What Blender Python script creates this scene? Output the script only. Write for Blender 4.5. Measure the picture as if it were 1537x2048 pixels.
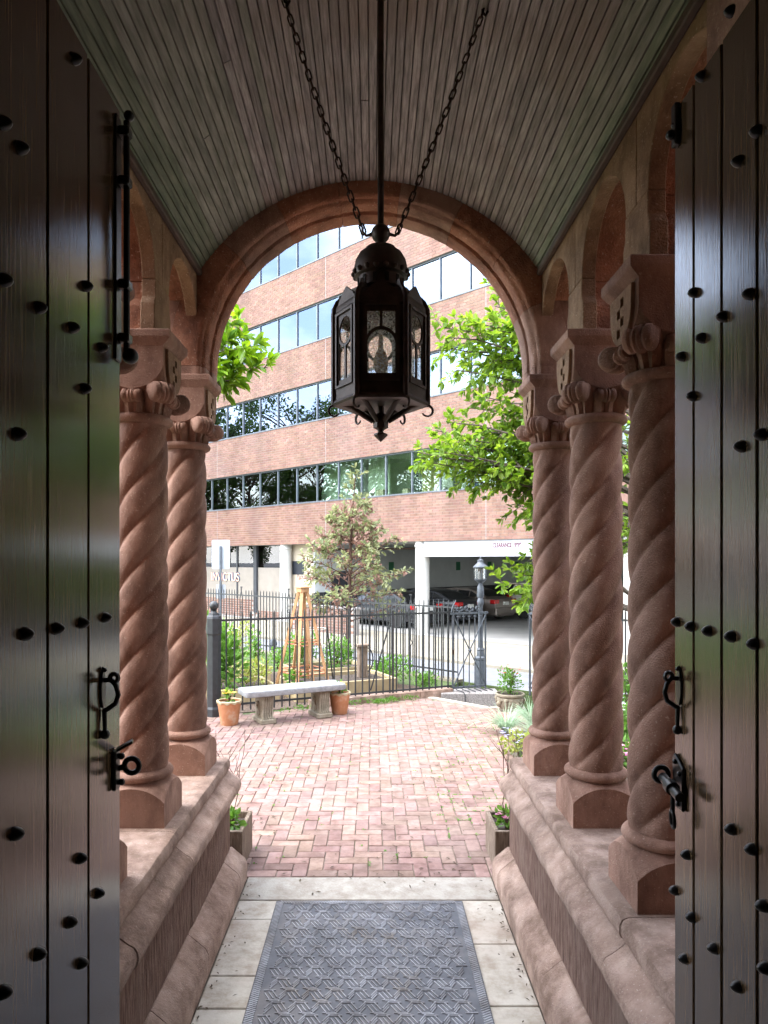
import bpy, bmesh, math, random
import numpy as np
from mathutils import Vector, Matrix
from mathutils.geometry import tessellate_polygon

for _o in list(bpy.data.objects):
    bpy.data.objects.remove(_o)
SC = bpy.context.scene
COL = SC.collection
RND = random.Random(11)
PI = math.pi

# ------------------------------------------------------------------ camera, sky, sun, exposure
F_PX, CX, CY, EYE = 1420.0, 746.0, 1120.0, 2.08      # focal length and vanishing point for a 1537 px wide frame
cam_data = bpy.data.cameras.new('camera')
cam_data.sensor_fit = 'HORIZONTAL'
cam_data.sensor_width = 36.0
cam_data.lens = F_PX / 1537.0 * 36.0
cam_data.shift_x = (768.5 - CX) / 1537.0
cam_data.shift_y = (CY - 1024.0) / 1537.0
cam_data.clip_start = 0.05
cam_data.clip_end = 2000.0
cam = bpy.data.objects.new('camera', cam_data)
cam.location = (0, 0, EYE)
cam.rotation_euler = (math.radians(90), 0, 0)
COL.objects.link(cam)
SC.camera = cam

SUN_EL, SUN_AZ = math.radians(58), math.radians(-118)   # azimuth clockwise from +Y
world = bpy.data.worlds.new('World')
SC.world = world
world.use_nodes = True
_n, _l = world.node_tree.nodes, world.node_tree.links
_bg = _n['Background']
_sky = _n.new('ShaderNodeTexSky')
_sky.sky_type = 'NISHITA'
_sky.sun_disc = False
_sky.sun_elevation = SUN_EL
_sky.sun_rotation = SUN_AZ
_sky.air_density = 1.0
_sky.dust_density = 1.5
_tc = _n.new('ShaderNodeTexCoord')
_mp = _n.new('ShaderNodeMapping'); _mp.inputs['Scale'].default_value = (1.0, 1.0, 2.2)
_cn = _n.new('ShaderNodeTexNoise'); _cn.inputs['Scale'].default_value = 2.3; _cn.inputs['Detail'].default_value = 7; _cn.inputs['Roughness'].default_value = 0.58
_cr = _n.new('ShaderNodeValToRGB')
_cr.color_ramp.elements[0].position = 0.38; _cr.color_ramp.elements[0].color = (0, 0, 0, 1)
_cr.color_ramp.elements[1].position = 0.68; _cr.color_ramp.elements[1].color = (1, 1, 1, 1)
_mx = _n.new('ShaderNodeMixRGB'); _mx.inputs['Color2'].default_value = (10.4, 10.6, 10.9, 1)
_l.new(_tc.outputs['Generated'], _mp.inputs['Vector']); _l.new(_mp.outputs['Vector'], _cn.inputs['Vector'])
_l.new(_cn.outputs['Fac'], _cr.inputs['Fac']); _l.new(_cr.outputs['Color'], _mx.inputs['Fac'])
_l.new(_sky.outputs['Color'], _mx.inputs['Color1']); _l.new(_mx.outputs['Color'], _bg.inputs['Color'])
_bg.inputs['Strength'].default_value = 0.15

_sd = bpy.data.lights.new('sun', 'SUN')
_sd.energy = 0.8
_sd.angle = math.radians(45)
_sd.color = (1.0, 0.96, 0.90)
sun = bpy.data.objects.new('sun', _sd)
_sv = Vector((math.sin(SUN_AZ) * math.cos(SUN_EL), math.cos(SUN_AZ) * math.cos(SUN_EL), math.sin(SUN_EL)))
sun.rotation_euler = _sv.to_track_quat('Z', 'Y').to_euler()
sun.location = _sv * 40
COL.objects.link(sun)

SC.view_settings.view_transform = 'Standard'
SC.view_settings.look = 'None'
SC.view_settings.gamma = 1.0
SC.view_settings.use_curve_mapping = False
SC.view_settings.exposure = 2.85
SC.render.engine = 'CYCLES'
SC.cycles.use_denoising = True
SC.cycles.max_bounces = 8
SC.cycles.diffuse_bounces = 5
SC.cycles.transparent_max_bounces = 8
SC.cycles.sample_clamp_indirect = 6.0
SC.cycles.caustics_reflective = False
SC.cycles.caustics_refractive = False

# ------------------------------------------------------------------ helpers
class MB:
    """collects geometry for one mesh"""
    def __init__(self):
        self.v, self.f = [], []
    def add(self, vs, fs):
        o = len(self.v)
        self.v.extend([tuple(p) for p in vs])
        self.f.extend([tuple(i + o for i in f) for f in fs])
        return self
    def box(self, x0, x1, y0, y1, z0, z1):
        return self.add([(x0, y0, z0), (x1, y0, z0), (x1, y1, z0), (x0, y1, z0), (x0, y0, z1), (x1, y0, z1), (x1, y1, z1), (x0, y1, z1)],
                        [(0, 3, 2, 1), (4, 5, 6, 7), (0, 1, 5, 4), (1, 2, 6, 5), (2, 3, 7, 6), (3, 0, 4, 7)])
    def bar(self, p, q, w, h=None, up=(0, 0, 1)):
        p, q = Vector(p), Vector(q)
        h = w if h is None else h
        d = (q - p).normalized()
        up = Vector(up)
        if abs(d.dot(up)) > 0.98:
            up = Vector((0, 1, 0))
        s = d.cross(up).normalized() * (w / 2)
        t = s.cross(d).normalized() * (h / 2)
        vs = [p - s - t, p + s - t, p + s + t, p - s + t, q - s - t, q + s - t, q + s + t, q - s + t]
        return self.add(vs, [(0, 1, 2, 3), (7, 6, 5, 4), (0, 4, 5, 1), (1, 5, 6, 2), (2, 6, 7, 3), (3, 7, 4, 0)])
    def tube(self, pts, r, n=8, closed=False):
        pts = [Vector(p) for p in pts]
        m = len(pts)
        rs = r if isinstance(r, (list, tuple)) else [r] * m
        t0 = (pts[1] - pts[0]).normalized()
        a = Vector((0, 0, 1)) if abs(t0.z) < 0.9 else Vector((1, 0, 0))
        nrm = (a - t0 * a.dot(t0)).normalized()
        vs, fs = [], []
        for i, p in enumerate(pts):
            if closed:
                t = (pts[(i + 1) % m] - pts[i - 1]).normalized()
            elif i == 0:
                t = t0
            elif i == m - 1:
                t = (pts[i] - pts[i - 1]).normalized()
            else:
                t = (pts[i + 1] - pts[i - 1]).normalized()
            nrm = nrm - t * nrm.dot(t)
            nrm = nrm.normalized() if nrm.length > 1e-6 else t.orthogonal().normalized()
            b = t.cross(nrm)
            for k in range(n):
                an = 2 * PI * k / n
                vs.append(p + (nrm * math.cos(an) + b * math.sin(an)) * rs[i])
        rng = m if closed else m - 1
        for i in range(rng):
            j = (i + 1) % m
            for k in range(n):
                k2 = (k + 1) % n
                fs.append((i * n + k, i * n + k2, j * n + k2, j * n + k))
        if not closed:
            fs.append(tuple(reversed(range(n))))
            fs.append(tuple((m - 1) * n + k for k in range(n)))
        return self.add(vs, fs)
    def lathe(self, prof, n=24, c=(0, 0, 0), ph=0.0):
        vs, fs = [], []
        for r, z in prof:
            for k in range(n):
                an = 2 * PI * k / n + ph
                vs.append((c[0] + r * math.cos(an), c[1] + r * math.sin(an), c[2] + z))
        for i in range(len(prof) - 1):
            for k in range(n):
                k2 = (k + 1) % n
                fs.append((i * n + k, i * n + k2, (i + 1) * n + k2, (i + 1) * n + k))
        if prof[0][0] > 1e-5:
            fs.append(tuple(reversed(range(n))))
        if prof[-1][0] > 1e-5:
            fs.append(tuple((len(prof) - 1) * n + k for k in range(n)))
        return self.add(vs, fs)
    def plate(self, outer, holes, fn, t0, t1):
        """flat outline with holes, given thickness; fn(u, v, t) -> point"""
        loops = [list(outer)] + [list(h) for h in holes]
        flat = [p for lp in loops for p in lp]
        tris = tessellate_polygon([[Vector((p[0], p[1], 0)) for p in lp] for lp in loops])
        n = len(flat)
        vs = [fn(p[0], p[1], t0) for p in flat] + [fn(p[0], p[1], t1) for p in flat]
        fs = [tuple(t) for t in tris] + [tuple(i + n for i in reversed(t)) for t in tris]
        o = 0
        for lp in loops:
            m = len(lp)
            for i in range(m):
                j = (i + 1) % m
                fs.append((o + i, o + j, o + j + n, o + i + n))
            o += m
        return self.add(vs, fs)
    def ball(self, c, r, nu=12, nv=8, sc=(1, 1, 1)):
        prof = [(max(r * math.sin(PI * i / nv), 1e-6), -r * math.cos(PI * i / nv)) for i in range(nv + 1)]
        m = MB().lathe(prof, nu)
        return self.add([(c[0] + p[0] * sc[0], c[1] + p[1] * sc[1], c[2] + p[2] * sc[2]) for p in m.v], m.f)
    def merge(self, other, mtx=None):
        vs = other.v if mtx is None else [tuple(mtx @ Vector(p)) for p in other.v]
        return self.add(vs, other.f)

ORIGIN = {}
def tag(o, label=None, cat=None, group=None, kind=None):
    for k, val in (('label', label), ('category', cat), ('group', group), ('kind', kind)):
        if val:
            o[k] = val
    return o
def thing(name, loc, label, cat, group=None, rotz=0.0):
    o = bpy.data.objects.new(name, None)
    o.empty_display_size = 0.1
    o.location = loc
    o.rotation_euler = (0, 0, rotz)
    COL.objects.link(o)
    ORIGIN[o] = Vector(loc)
    return tag(o, label, cat, group, 'thing')
def mesh_of(mb, name, smooth=None, bevel=0.0, recalc=True, seg=1):
    me = bpy.data.meshes.new(name)
    me.from_pydata(mb.v, [], mb.f)
    if recalc or bevel:
        bm = bmesh.new()
        bm.from_mesh(me)
        bmesh.ops.remove_doubles(bm, verts=bm.verts, dist=1e-5)
        bmesh.ops.recalc_face_normals(bm, faces=bm.faces)
        if bevel:
            es = [e for e in bm.edges if len(e.link_faces) == 2 and e.calc_face_angle(0) > math.radians(30)]
            if es:
                bmesh.ops.bevel(bm, geom=es, offset=bevel, segments=seg, affect='EDGES', clamp_overlap=True, profile=0.5)
        bm.to_mesh(me)
        bm.free()
    if smooth:
        me.shade_smooth()
        me.set_sharp_from_angle(angle=math.radians(smooth))
    return me
def build(name, mb, mat, parent=None, world=False, smooth=None, bevel=0.0, recalc=True, seg=1):
    if world and parent is not None:
        o = ORIGIN[parent]
        mb.v = [(p[0] - o.x, p[1] - o.y, p[2] - o.z) for p in mb.v]
    me = mesh_of(mb, name, smooth, bevel, recalc, seg)
    ob = bpy.data.objects.new(name, me)
    if mat:
        me.materials.append(mat)
    COL.objects.link(ob)
    if parent is not None:
        ob.parent = parent
        ORIGIN[ob] = ORIGIN[parent]
    else:
        ORIGIN[ob] = Vector((0, 0, 0))
    return ob
def inst(name, me, loc, parent, rot=(0, 0, 0), sc=None):
    """another object that shares a mesh"""
    ob = bpy.data.objects.new(name, me)
    ob.location = loc
    ob.rotation_euler = rot
    if sc:
        ob.scale = sc
    COL.objects.link(ob)
    ob.parent = parent
    ORIGIN[ob] = ORIGIN.get(parent, Vector((0, 0, 0)))
    return ob
def copy_tree(o, parent=None):
    c = o.copy()
    COL.objects.link(c)
    c.parent = parent
    for ch in list(o.children):
        copy_tree(ch, c)
    return c
def arc(cx, cy, r, a0, a1, n):
    return [(cx + r * math.cos(a0 + (a1 - a0) * i / n), cy + r * math.sin(a0 + (a1 - a0) * i / n)) for i in range(n + 1)]

# ------------------------------------------------------------------ materials
def nodes_of(name):
    m = bpy.data.materials.new(name)
    m.use_nodes = True
    nt = m.node_tree
    b = nt.nodes['Principled BSDF']
    return m, nt.nodes, nt.links, b
def ramp(n, stops):
    r = n.new('ShaderNodeValToRGB')
    e = r.color_ramp.elements
    while len(e) < len(stops):
        e.new(0.5)
    for i, (p, c) in enumerate(stops):
        e[i].position = p
        e[i].color = (c[0], c[1], c[2], 1)
    return r
def M(name, stops, scale=4.0, stretch=(1, 1, 1), rough=0.8, bump=0.3, bscale=40.0, bdist=0.01, metal=0.0, rnd=0.0, hue=0.0, spec=0.5, coat=0.0,
      detail=6.0, bstretch=None, speck=None, rough_var=0.0, big=None, grime=None):
    m, n, l, b = nodes_of(name)
    geo = n.new('ShaderNodeNewGeometry')
    mp = n.new('ShaderNodeMapping'); mp.inputs['Scale'].default_value = stretch
    l.new(geo.outputs['Position'], mp.inputs['Vector'])
    oi = n.new('ShaderNodeObjectInfo')
    vec = mp.outputs['Vector']
    rsum = n.new('ShaderNodeMath'); rsum.operation = 'ADD'
    l.new(oi.outputs['Random'], rsum.inputs[0]); l.new(geo.outputs['Random Per Island'], rsum.inputs[1])
    fr = n.new('ShaderNodeMath'); fr.operation = 'FRACT'
    l.new(rsum.outputs[0], fr.inputs[0])
    if rnd:
        ad = n.new('ShaderNodeVectorMath'); ad.operation = 'MULTIPLY_ADD'
        cx = n.new('ShaderNodeCombineXYZ')
        for k in range(3):
            l.new(fr.outputs[0], cx.inputs[k])
        l.new(cx.outputs[0], ad.inputs[0]); ad.inputs[1].default_value = (13.7, 7.1, 23.3); l.new(vec, ad.inputs[2])
        vec = ad.outputs[0]
    nz = n.new('ShaderNodeTexNoise'); nz.inputs['Scale'].default_value = scale; nz.inputs['Detail'].default_value = detail; nz.inputs['Roughness'].default_value = 0.62
    l.new(vec, nz.inputs['Vector'])
    rp = ramp(n, stops)
    l.new(nz.outputs['Fac'], rp.inputs['Fac'])
    col = rp.outputs['Color']
    if speck:
        sc_, amt, c_ = speck
        sn = n.new('ShaderNodeTexNoise'); sn.inputs['Scale'].default_value = sc_; sn.inputs['Detail'].default_value = 2
        l.new(geo.outputs['Position'], sn.inputs['Vector'])
        sr = ramp(n, [(0.62 - amt, (0, 0, 0)), (0.70 - amt, (1, 1, 1))])
        l.new(sn.outputs['Fac'], sr.inputs['Fac'])
        mx = n.new('ShaderNodeMixRGB'); mx.inputs['Color2'].default_value = (*c_, 1)
        l.new(sr.outputs['Color'], mx.inputs['Fac']); l.new(col, mx.inputs['Color1'])
        col = mx.outputs['Color']
    if big:
        bs, c_, lo, hi = big
        bn = n.new('ShaderNodeTexNoise'); bn.inputs['Scale'].default_value = bs; bn.inputs['Detail'].default_value = 5
        l.new(geo.outputs['Position'], bn.inputs['Vector'])
        br = ramp(n, [(lo, (0, 0, 0)), (hi, (1, 1, 1))])
        l.new(bn.outputs['Fac'], br.inputs['Fac'])
        mx = n.new('ShaderNodeMixRGB'); mx.inputs['Color2'].default_value = (*c_, 1)
        l.new(br.outputs['Color'], mx.inputs['Fac']); l.new(col, mx.inputs['Color1'])
        col = mx.outputs['Color']
    if grime:
        gs, gst, lo_c = grime
        gm = n.new('ShaderNodeMapping'); gm.inputs['Scale'].default_value = gst
        l.new(geo.outputs['Position'], gm.inputs['Vector'])
        gn = n.new('ShaderNodeTexNoise'); gn.inputs['Scale'].default_value = gs; gn.inputs['Detail'].default_value = 8; gn.inputs['Roughness'].default_value = 0.7
        l.new(gm.outputs['Vector'], gn.inputs['Vector'])
        gr = ramp(n, [(0.36, lo_c), (0.58, (1, 1, 1))])
        l.new(gn.outputs['Fac'], gr.inputs['Fac'])
        gx = n.new('ShaderNodeMixRGB'); gx.blend_type = 'MULTIPLY'; gx.inputs['Fac'].default_value = 1.0
        l.new(col, gx.inputs['Color1']); l.new(gr.outputs['Color'], gx.inputs['Color2'])
        col = gx.outputs['Color']
    if rnd or hue:
        hs = n.new('ShaderNodeHueSaturation')
        mr = n.new('ShaderNodeMapRange'); mr.inputs['To Min'].default_value = 1 - rnd; mr.inputs['To Max'].default_value = 1 + rnd
        l.new(fr.outputs[0], mr.inputs['Value']); l.new(mr.outputs[0], hs.inputs['Value'])
        if hue:
            m2 = n.new('ShaderNodeMath'); m2.operation = 'MULTIPLY'; m2.inputs[1].default_value = 7.31
            f2 = n.new('ShaderNodeMath'); f2.operation = 'FRACT'
            l.new(fr.outputs[0], m2.inputs[0]); l.new(m2.outputs[0], f2.inputs[0])
            mh = n.new('ShaderNodeMapRange'); mh.inputs['To Min'].default_value = 0.5 - hue; mh.inputs['To Max'].default_value = 0.5 + hue
            l.new(f2.outputs[0], mh.inputs['Value']); l.new(mh.outputs[0], hs.inputs['Hue'])
        l.new(col, hs.inputs['Color'])
        col = hs.outputs['Color']
    l.new(col, b.inputs['Base Color'])
    b.inputs['Roughness'].default_value = rough
    b.inputs['Metallic'].default_value = metal
    b.inputs['Specular IOR Level'].default_value = spec
    b.inputs['Coat Weight'].default_value = coat
    b.inputs['Coat Roughness'].default_value = 0.15
    if rough_var:
        rr = n.new('ShaderNodeMapRange'); rr.inputs['To Min'].default_value = rough - rough_var; rr.inputs['To Max'].default_value = rough + rough_var
        l.new(nz.outputs['Fac'], rr.inputs['Value']); l.new(rr.outputs[0], b.inputs['Roughness'])
    if bump:
        mb2 = n.new('ShaderNodeMapping'); mb2.inputs['Scale'].default_value = bstretch or stretch
        l.new(geo.outputs['Position'], mb2.inputs['Vector'])
        bn = n.new('ShaderNodeTexNoise'); bn.inputs['Scale'].default_value = bscale; bn.inputs['Detail'].default_value = 5; bn.inputs['Roughness'].default_value = 0.6
        l.new(mb2.outputs['Vector'], bn.inputs['Vector'])
        bp = n.new('ShaderNodeBump'); bp.inputs['Strength'].default_value = bump; bp.inputs['Distance'].default_value = bdist
        l.new(bn.outputs['Fac'], bp.inputs['Height']); l.new(bp.outputs['Normal'], b.inputs['Normal'])
    return m
def leaf_mat(name, c1, c2, trans=0.35, rough=0.45):
    m, n, l, b = nodes_of(name)
    geo = n.new('ShaderNodeNewGeometry')
    rp = ramp(n, [(0.0, c1), (1.0, c2)])
    l.new(geo.outputs['Random Per Island'], rp.inputs['Fac'])
    l.new(rp.outputs['Color'], b.inputs['Base Color'])
    b.inputs['Roughness'].default_value = rough
    b.inputs['Specular IOR Level'].default_value = 0.4
    tr = n.new('ShaderNodeBsdfTranslucent')
    hs = n.new('ShaderNodeHueSaturation'); hs.inputs['Hue'].default_value = 0.485; hs.inputs['Value'].default_value = 1.5; hs.inputs['Saturation'].default_value = 1.1
    l.new(rp.outputs['Color'], hs.inputs['Color']); l.new(hs.outputs['Color'], tr.inputs['Color'])
    mx = n.new('ShaderNodeMixShader'); mx.inputs['Fac'].default_value = trans
    l.new(b.outputs['BSDF'], mx.inputs[1]); l.new(tr.outputs['BSDF'], mx.inputs[2])
    l.new(mx.outputs['Shader'], n['Material Output'].inputs['Surface'])
    return m
def glass_mat(name, tint, refl=0.3, rough=0.0, refl_col=(1, 1, 1), bump=0.0, bscale=60):
    """pane: tinted see-through mixed with a mirror reflection that grows at grazing angles"""
    m, n, l, b = nodes_of(name)
    n.remove(b)
    tr = n.new('ShaderNodeBsdfTransparent'); tr.inputs['Color'].default_value = (*tint, 1)
    gl = n.new('ShaderNodeBsdfGlossy'); gl.inputs['Roughness'].default_value = rough; gl.inputs['Color'].default_value = (*refl_col, 1)
    fr = n.new('ShaderNodeLayerWeight'); fr.inputs['Blend'].default_value = 0.25
    mr = n.new('ShaderNodeMapRange'); mr.inputs['To Min'].default_value = refl; mr.inputs['To Max'].default_value = 1.0
    l.new(fr.outputs['Fresnel'], mr.inputs['Value'])
    mx = n.new('ShaderNodeMixShader')
    l.new(mr.outputs[0], mx.inputs['Fac']); l.new(tr.outputs[0], mx.inputs[1]); l.new(gl.outputs[0], mx.inputs[2])
    if bump:
        nz = n.new('ShaderNodeTexNoise'); nz.inputs['Scale'].default_value = bscale
        bp = n.new('ShaderNodeBump'); bp.inputs['Strength'].default_value = bump; bp.inputs['Distance'].default_value = 0.01
        g = n.new('ShaderNodeNewGeometry')
        l.new(g.outputs['Position'], nz.inputs['Vector']); l.new(nz.outputs['Fac'], bp.inputs['Height']); l.new(bp.outputs['Normal'], gl.inputs['Normal'])
    l.new(mx.outputs[0], n['Material Output'].inputs['Surface'])
    return m
def emit_mat(name, col, s):
    m, n, l, b = nodes_of(name)
    b.inputs['Emission Color'].default_value = (*col, 1)
    b.inputs['Emission Strength'].default_value = s
    b.inputs['Base Color'].default_value = (*col, 1)
    return m

BROWN = [(0.25, (0.25, 0.13, 0.09)), (0.5, (0.38, 0.22, 0.162)), (0.75, (0.49, 0.31, 0.242))]
m_stone = M('brownstone', BROWN, 5.5, rough=0.88, bump=0.75, bscale=150, bdist=0.008, rnd=0.09, speck=(110, -0.015, (0.56, 0.40, 0.32)), big=(1.6, (0.28, 0.17, 0.13), 0.5, 0.75),
            grime=(3.2, (1.3, 1.3, 0.55), (0.48, 0.43, 0.40)))
m_stone_worn = M('worn_brownstone', [(0.25, (0.28, 0.18, 0.14)), (0.5, (0.43, 0.30, 0.24)), (0.78, (0.56, 0.42, 0.355))], 7.0, rough=0.9, bump=0.8, bscale=110, bdist=0.010, rnd=0.10,
                 speck=(120, -0.03, (0.64, 0.53, 0.46)), big=(2.2, (0.30, 0.225, 0.185), 0.5, 0.78), grime=(5.0, (1, 1, 1), (0.46, 0.42, 0.39)))
m_stone_tool = M('tooled_brownstone', [(0.3, (0.13, 0.07, 0.052)), (0.5, (0.30, 0.18, 0.138)), (0.75, (0.50, 0.345, 0.28))], 9.0, stretch=(6, 6, 0.9), rough=0.92, bump=1.0, bscale=13,
                 bstretch=(7, 7, 0.7), bdist=0.07, rnd=0.05, big=(2.5, (0.36, 0.25, 0.20), 0.45, 0.7))
m_stone_tan = M('tan_arcade_stone', [(0.25, (0.22, 0.125, 0.07)), (0.5, (0.35, 0.215, 0.13)), (0.75, (0.46, 0.30, 0.195))], 6.0, rough=0.9, bump=0.8, bscale=110, bdist=0.010, rnd=0.05,
                speck=(100, -0.015, (0.54, 0.40, 0.29)), grime=(4.5, (1, 1, 0.7), (0.50, 0.46, 0.42)))
m_stone_red = M('red_arch_stone', [(0.25, (0.28, 0.115, 0.065)), (0.5, (0.42, 0.185, 0.11)), (0.75, (0.52, 0.26, 0.165))], 6.0, rough=0.9, bump=0.9, bscale=90, bdist=0.014, rnd=0.08,
                speck=(70, -0.02, (0.62, 0.42, 0.32)), grime=(4.0, (1, 1, 0.8), (0.42, 0.38, 0.36)))
m_mortar = M('pale_mortar', [(0.3, (0.30, 0.25, 0.19)), (0.7, (0.42, 0.36, 0.28))], 12, rough=0.95)
m_ceil = M('weathered_boards', [(0.3, (0.09, 0.078, 0.076)), (0.5, (0.245, 0.222, 0.222)), (0.72, (0.43, 0.40, 0.405))], 16, stretch=(5.0, 0.32, 5.0), rough=0.55, bump=0.7, bscale=30,
           bstretch=(5, 0.25, 5), bdist=0.006, big=(1.3, (0.20, 0.145, 0.12), 0.5, 0.72), rnd=0.2, spec=0.4)
m_ceil_g = M('algae_shade_boards', [(0.3, (0.075, 0.09, 0.06)), (0.5, (0.16, 0.185, 0.135)), (0.72, (0.27, 0.285, 0.22))], 14, stretch=(3.0, 0.35, 3.0), rough=0.62, bump=0.5, bscale=30,
             bstretch=(4, 0.25, 4), bdist=0.006, rnd=0.14, spec=0.4)  # green algae tint with the arches' uneven light painted in
m_ceil_m = M('algae_shade_mid_boards', [(0.3, (0.11, 0.115, 0.092)), (0.5, (0.22, 0.225, 0.195)), (0.72, (0.35, 0.345, 0.31))], 14, stretch=(3.0, 0.35, 3.0), rough=0.62, bump=0.5, bscale=30,
             bstretch=(4, 0.25, 4), bdist=0.006, rnd=0.14, spec=0.4)  # midway tone easing algae tint and painted light into plain boards
m_trim = M('dark_trim_wood', [(0.3, (0.05, 0.032, 0.024)), (0.7, (0.10, 0.065, 0.05))], 10, rough=0.7)
m_dark = M('dark_gap', [(0.3, (0.010, 0.008, 0.007)), (0.7, (0.02, 0.016, 0.013))], 10, rough=0.9, bump=0)  # near black that paints the shade inside grooves and holes
m_door = M('varnished_oak', [(0.3, (0.026, 0.014, 0.007)), (0.5, (0.08, 0.048, 0.026)), (0.70, (0.165, 0.105, 0.06))], 10, stretch=(14, 14, 0.45), rough=0.15, bump=0.10, bscale=20,
           bstretch=(13, 13, 0.4), bdist=0.003, rnd=0.16, spec=0.95, rough_var=0.10, big=(1.1, (0.05, 0.028, 0.013), 0.42, 0.7))
m_iron = M('black_iron', [(0.3, (0.010, 0.010, 0.011)), (0.7, (0.028, 0.026, 0.026))], 20, rough=0.32, bump=0.25, bscale=60, bdist=0.004, metal=0.25)
m_lantern = M('dark_bronze', [(0.3, (0.035, 0.025, 0.021)), (0.55, (0.075, 0.053, 0.045)), (0.8, (0.14, 0.10, 0.085))], 14, rough=0.5, bump=0.3, bscale=50, bdist=0.004, metal=0.3)
m_rust = M('rusty_chain_iron', [(0.3, (0.020, 0.015, 0.013)), (0.7, (0.075, 0.038, 0.024))], 30, rough=0.6, bump=0.3, metal=0.5)
m_fence = M('painted_fence_iron', [(0.3, (0.020, 0.022, 0.025)), (0.7, (0.038, 0.041, 0.046))], 20, rough=0.42, bump=0.1)
m_fence_grey = M('weathered_grey_iron', [(0.3, (0.055, 0.065, 0.08)), (0.6, (0.10, 0.115, 0.135)), (0.8, (0.16, 0.15, 0.15))], 16, rough=0.5, bump=0.15, metal=0.2)
m_flag = M('flagstone', [(0.25, (0.42, 0.385, 0.33)), (0.5, (0.53, 0.495, 0.435)), (0.75, (0.61, 0.575, 0.515))], 2.5, rough=0.85, bump=0.35, bscale=25, bdist=0.01, rnd=0.05, big=(1.4, (0.40, 0.32, 0.26), 0.50, 0.75), grime=(7, (1, 1, 1), (0.66, 0.60, 0.55)))
m_sill = M('grey_sill_stone', [(0.25, (0.34, 0.31, 0.27)), (0.75, (0.46, 0.43, 0.385))], 5, rough=0.9, bump=0.35, bscale=60, grime=(8, (1, 1, 1), (0.7, 0.66, 0.62)))
m_joint = M('dirty_joint', [(0.3, (0.10, 0.078, 0.06)), (0.7, (0.20, 0.165, 0.135))], 20, rough=0.95)
m_sand = M('sandy_joint', [(0.3, (0.13, 0.10, 0.075)), (0.5, (0.22, 0.18, 0.14)), (0.75, (0.30, 0.26, 0.21))], 14, rough=0.95, big=(3.0, (0.10, 0.11, 0.05), 0.55, 0.72))
m_paver = M('paving_brick', [(0.25, (0.19, 0.108, 0.085)), (0.5, (0.275, 0.178, 0.15)), (0.78, (0.345, 0.25, 0.225))], 7, rough=0.85, bump=0.35, bscale=70, bdist=0.006, rnd=0.19, hue=0.016,
            big=(1.1, (0.30, 0.21, 0.185), 0.45, 0.75), grime=(9, (1, 1, 1), (0.66, 0.62, 0.60)))
m_rubber = M('grey_rubber', [(0.3, (0.075, 0.08, 0.095)), (0.7, (0.115, 0.12, 0.14))], 6, rough=0.75, bump=0.1, big=(3.0, (0.17, 0.155, 0.15), 0.5, 0.8))  # darker than the ribs, to paint the shade between them
m_rib = M('ribbed_rubber', [(0.3, (0.245, 0.257, 0.29)), (0.7, (0.34, 0.352, 0.39))], 6, rough=0.6, bump=0.0, big=(4.0, (0.27, 0.25, 0.235), 0.5, 0.75), grime=(6, (1, 1, 1), (0.6, 0.57, 0.55)))
m_soil = M('dark_soil', [(0.3, (0.035, 0.025, 0.02)), (0.7, (0.10, 0.078, 0.062))], 18, rough=1.0, bump=1.0, bscale=30, bdist=0.03)
m_mulch = M('mulch', [(0.3, (0.06, 0.04, 0.03)), (0.7, (0.18, 0.13, 0.10))], 30, rough=1.0, bump=1.0, bscale=40, bdist=0.03)
m_asph = M('asphalt', [(0.3, (0.13, 0.138, 0.15)), (0.7, (0.19, 0.198, 0.215))], 2.0, rough=0.85, bump=0.3, bscale=80)
m_conc = M('sidewalk_concrete', [(0.3, (0.20, 0.18, 0.138)), (0.7, (0.26, 0.236, 0.188))], 1.3, rough=0.9, bump=0.2, bscale=50)
m_gar = M('garage_floor', [(0.3, (0.22, 0.22, 0.22)), (0.7, (0.33, 0.33, 0.32))], 1.0, rough=0.55, bump=0.1)
m_grass = M('lawn', [(0.3, (0.045, 0.07, 0.02)), (0.7, (0.09, 0.13, 0.04))], 6, rough=0.95, bump=1.0, bscale=40, bdist=0.03)
m_kerb = M('granite_kerb', [(0.35, (0.16, 0.145, 0.14)), (0.5, (0.27, 0.25, 0.245)), (0.7, (0.40, 0.375, 0.36))], 45, rough=0.85, bump=0.4, bscale=60)
m_brick = M('facade_brick', [(0.3, (0.16, 0.085, 0.06)), (0.55, (0.225, 0.13, 0.097)), (0.8, (0.275, 0.17, 0.135))], 2.5, rough=0.85, bump=0.2, bscale=30, rnd=0.13, hue=0.01,
            big=(0.5, (0.185, 0.113, 0.095), 0.5, 0.8), grime=(0.8, (1, 1, 0.3), (0.74, 0.70, 0.68)))
m_bmort = M('facade_mortar', [(0.3, (0.30, 0.262, 0.238)), (0.7, (0.36, 0.32, 0.295))], 4, rough=0.95)
m_white = M('white_paint', [(0.3, (0.40, 0.395, 0.365)), (0.7, (0.47, 0.46, 0.43))], 2, rough=0.6, bump=0.05)
m_beam = M('pale_blue_white_paint', [(0.3, (0.33, 0.345, 0.37)), (0.7, (0.38, 0.395, 0.42))], 1.5, rough=0.6, bump=0.05)
m_frame = M('window_frame_metal', [(0.3, (0.10, 0.115, 0.135)), (0.7, (0.15, 0.17, 0.19))], 5, rough=0.45, metal=0.3, bump=0)
m_bframe = M('black_frame_metal', [(0.3, (0.02, 0.023, 0.03)), (0.7, (0.035, 0.04, 0.05))], 5, rough=0.4, bump=0)
m_wallin = M('office_wall', [(0.3, (0.58, 0.62, 0.52)), (0.7, (0.68, 0.72, 0.61))], 1, rough=0.9, bump=0)
m_yellow = M('yellow_office_wall', [(0.3, (0.50, 0.46, 0.16)), (0.7, (0.58, 0.54, 0.22))], 1, rough=0.9, bump=0)
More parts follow.
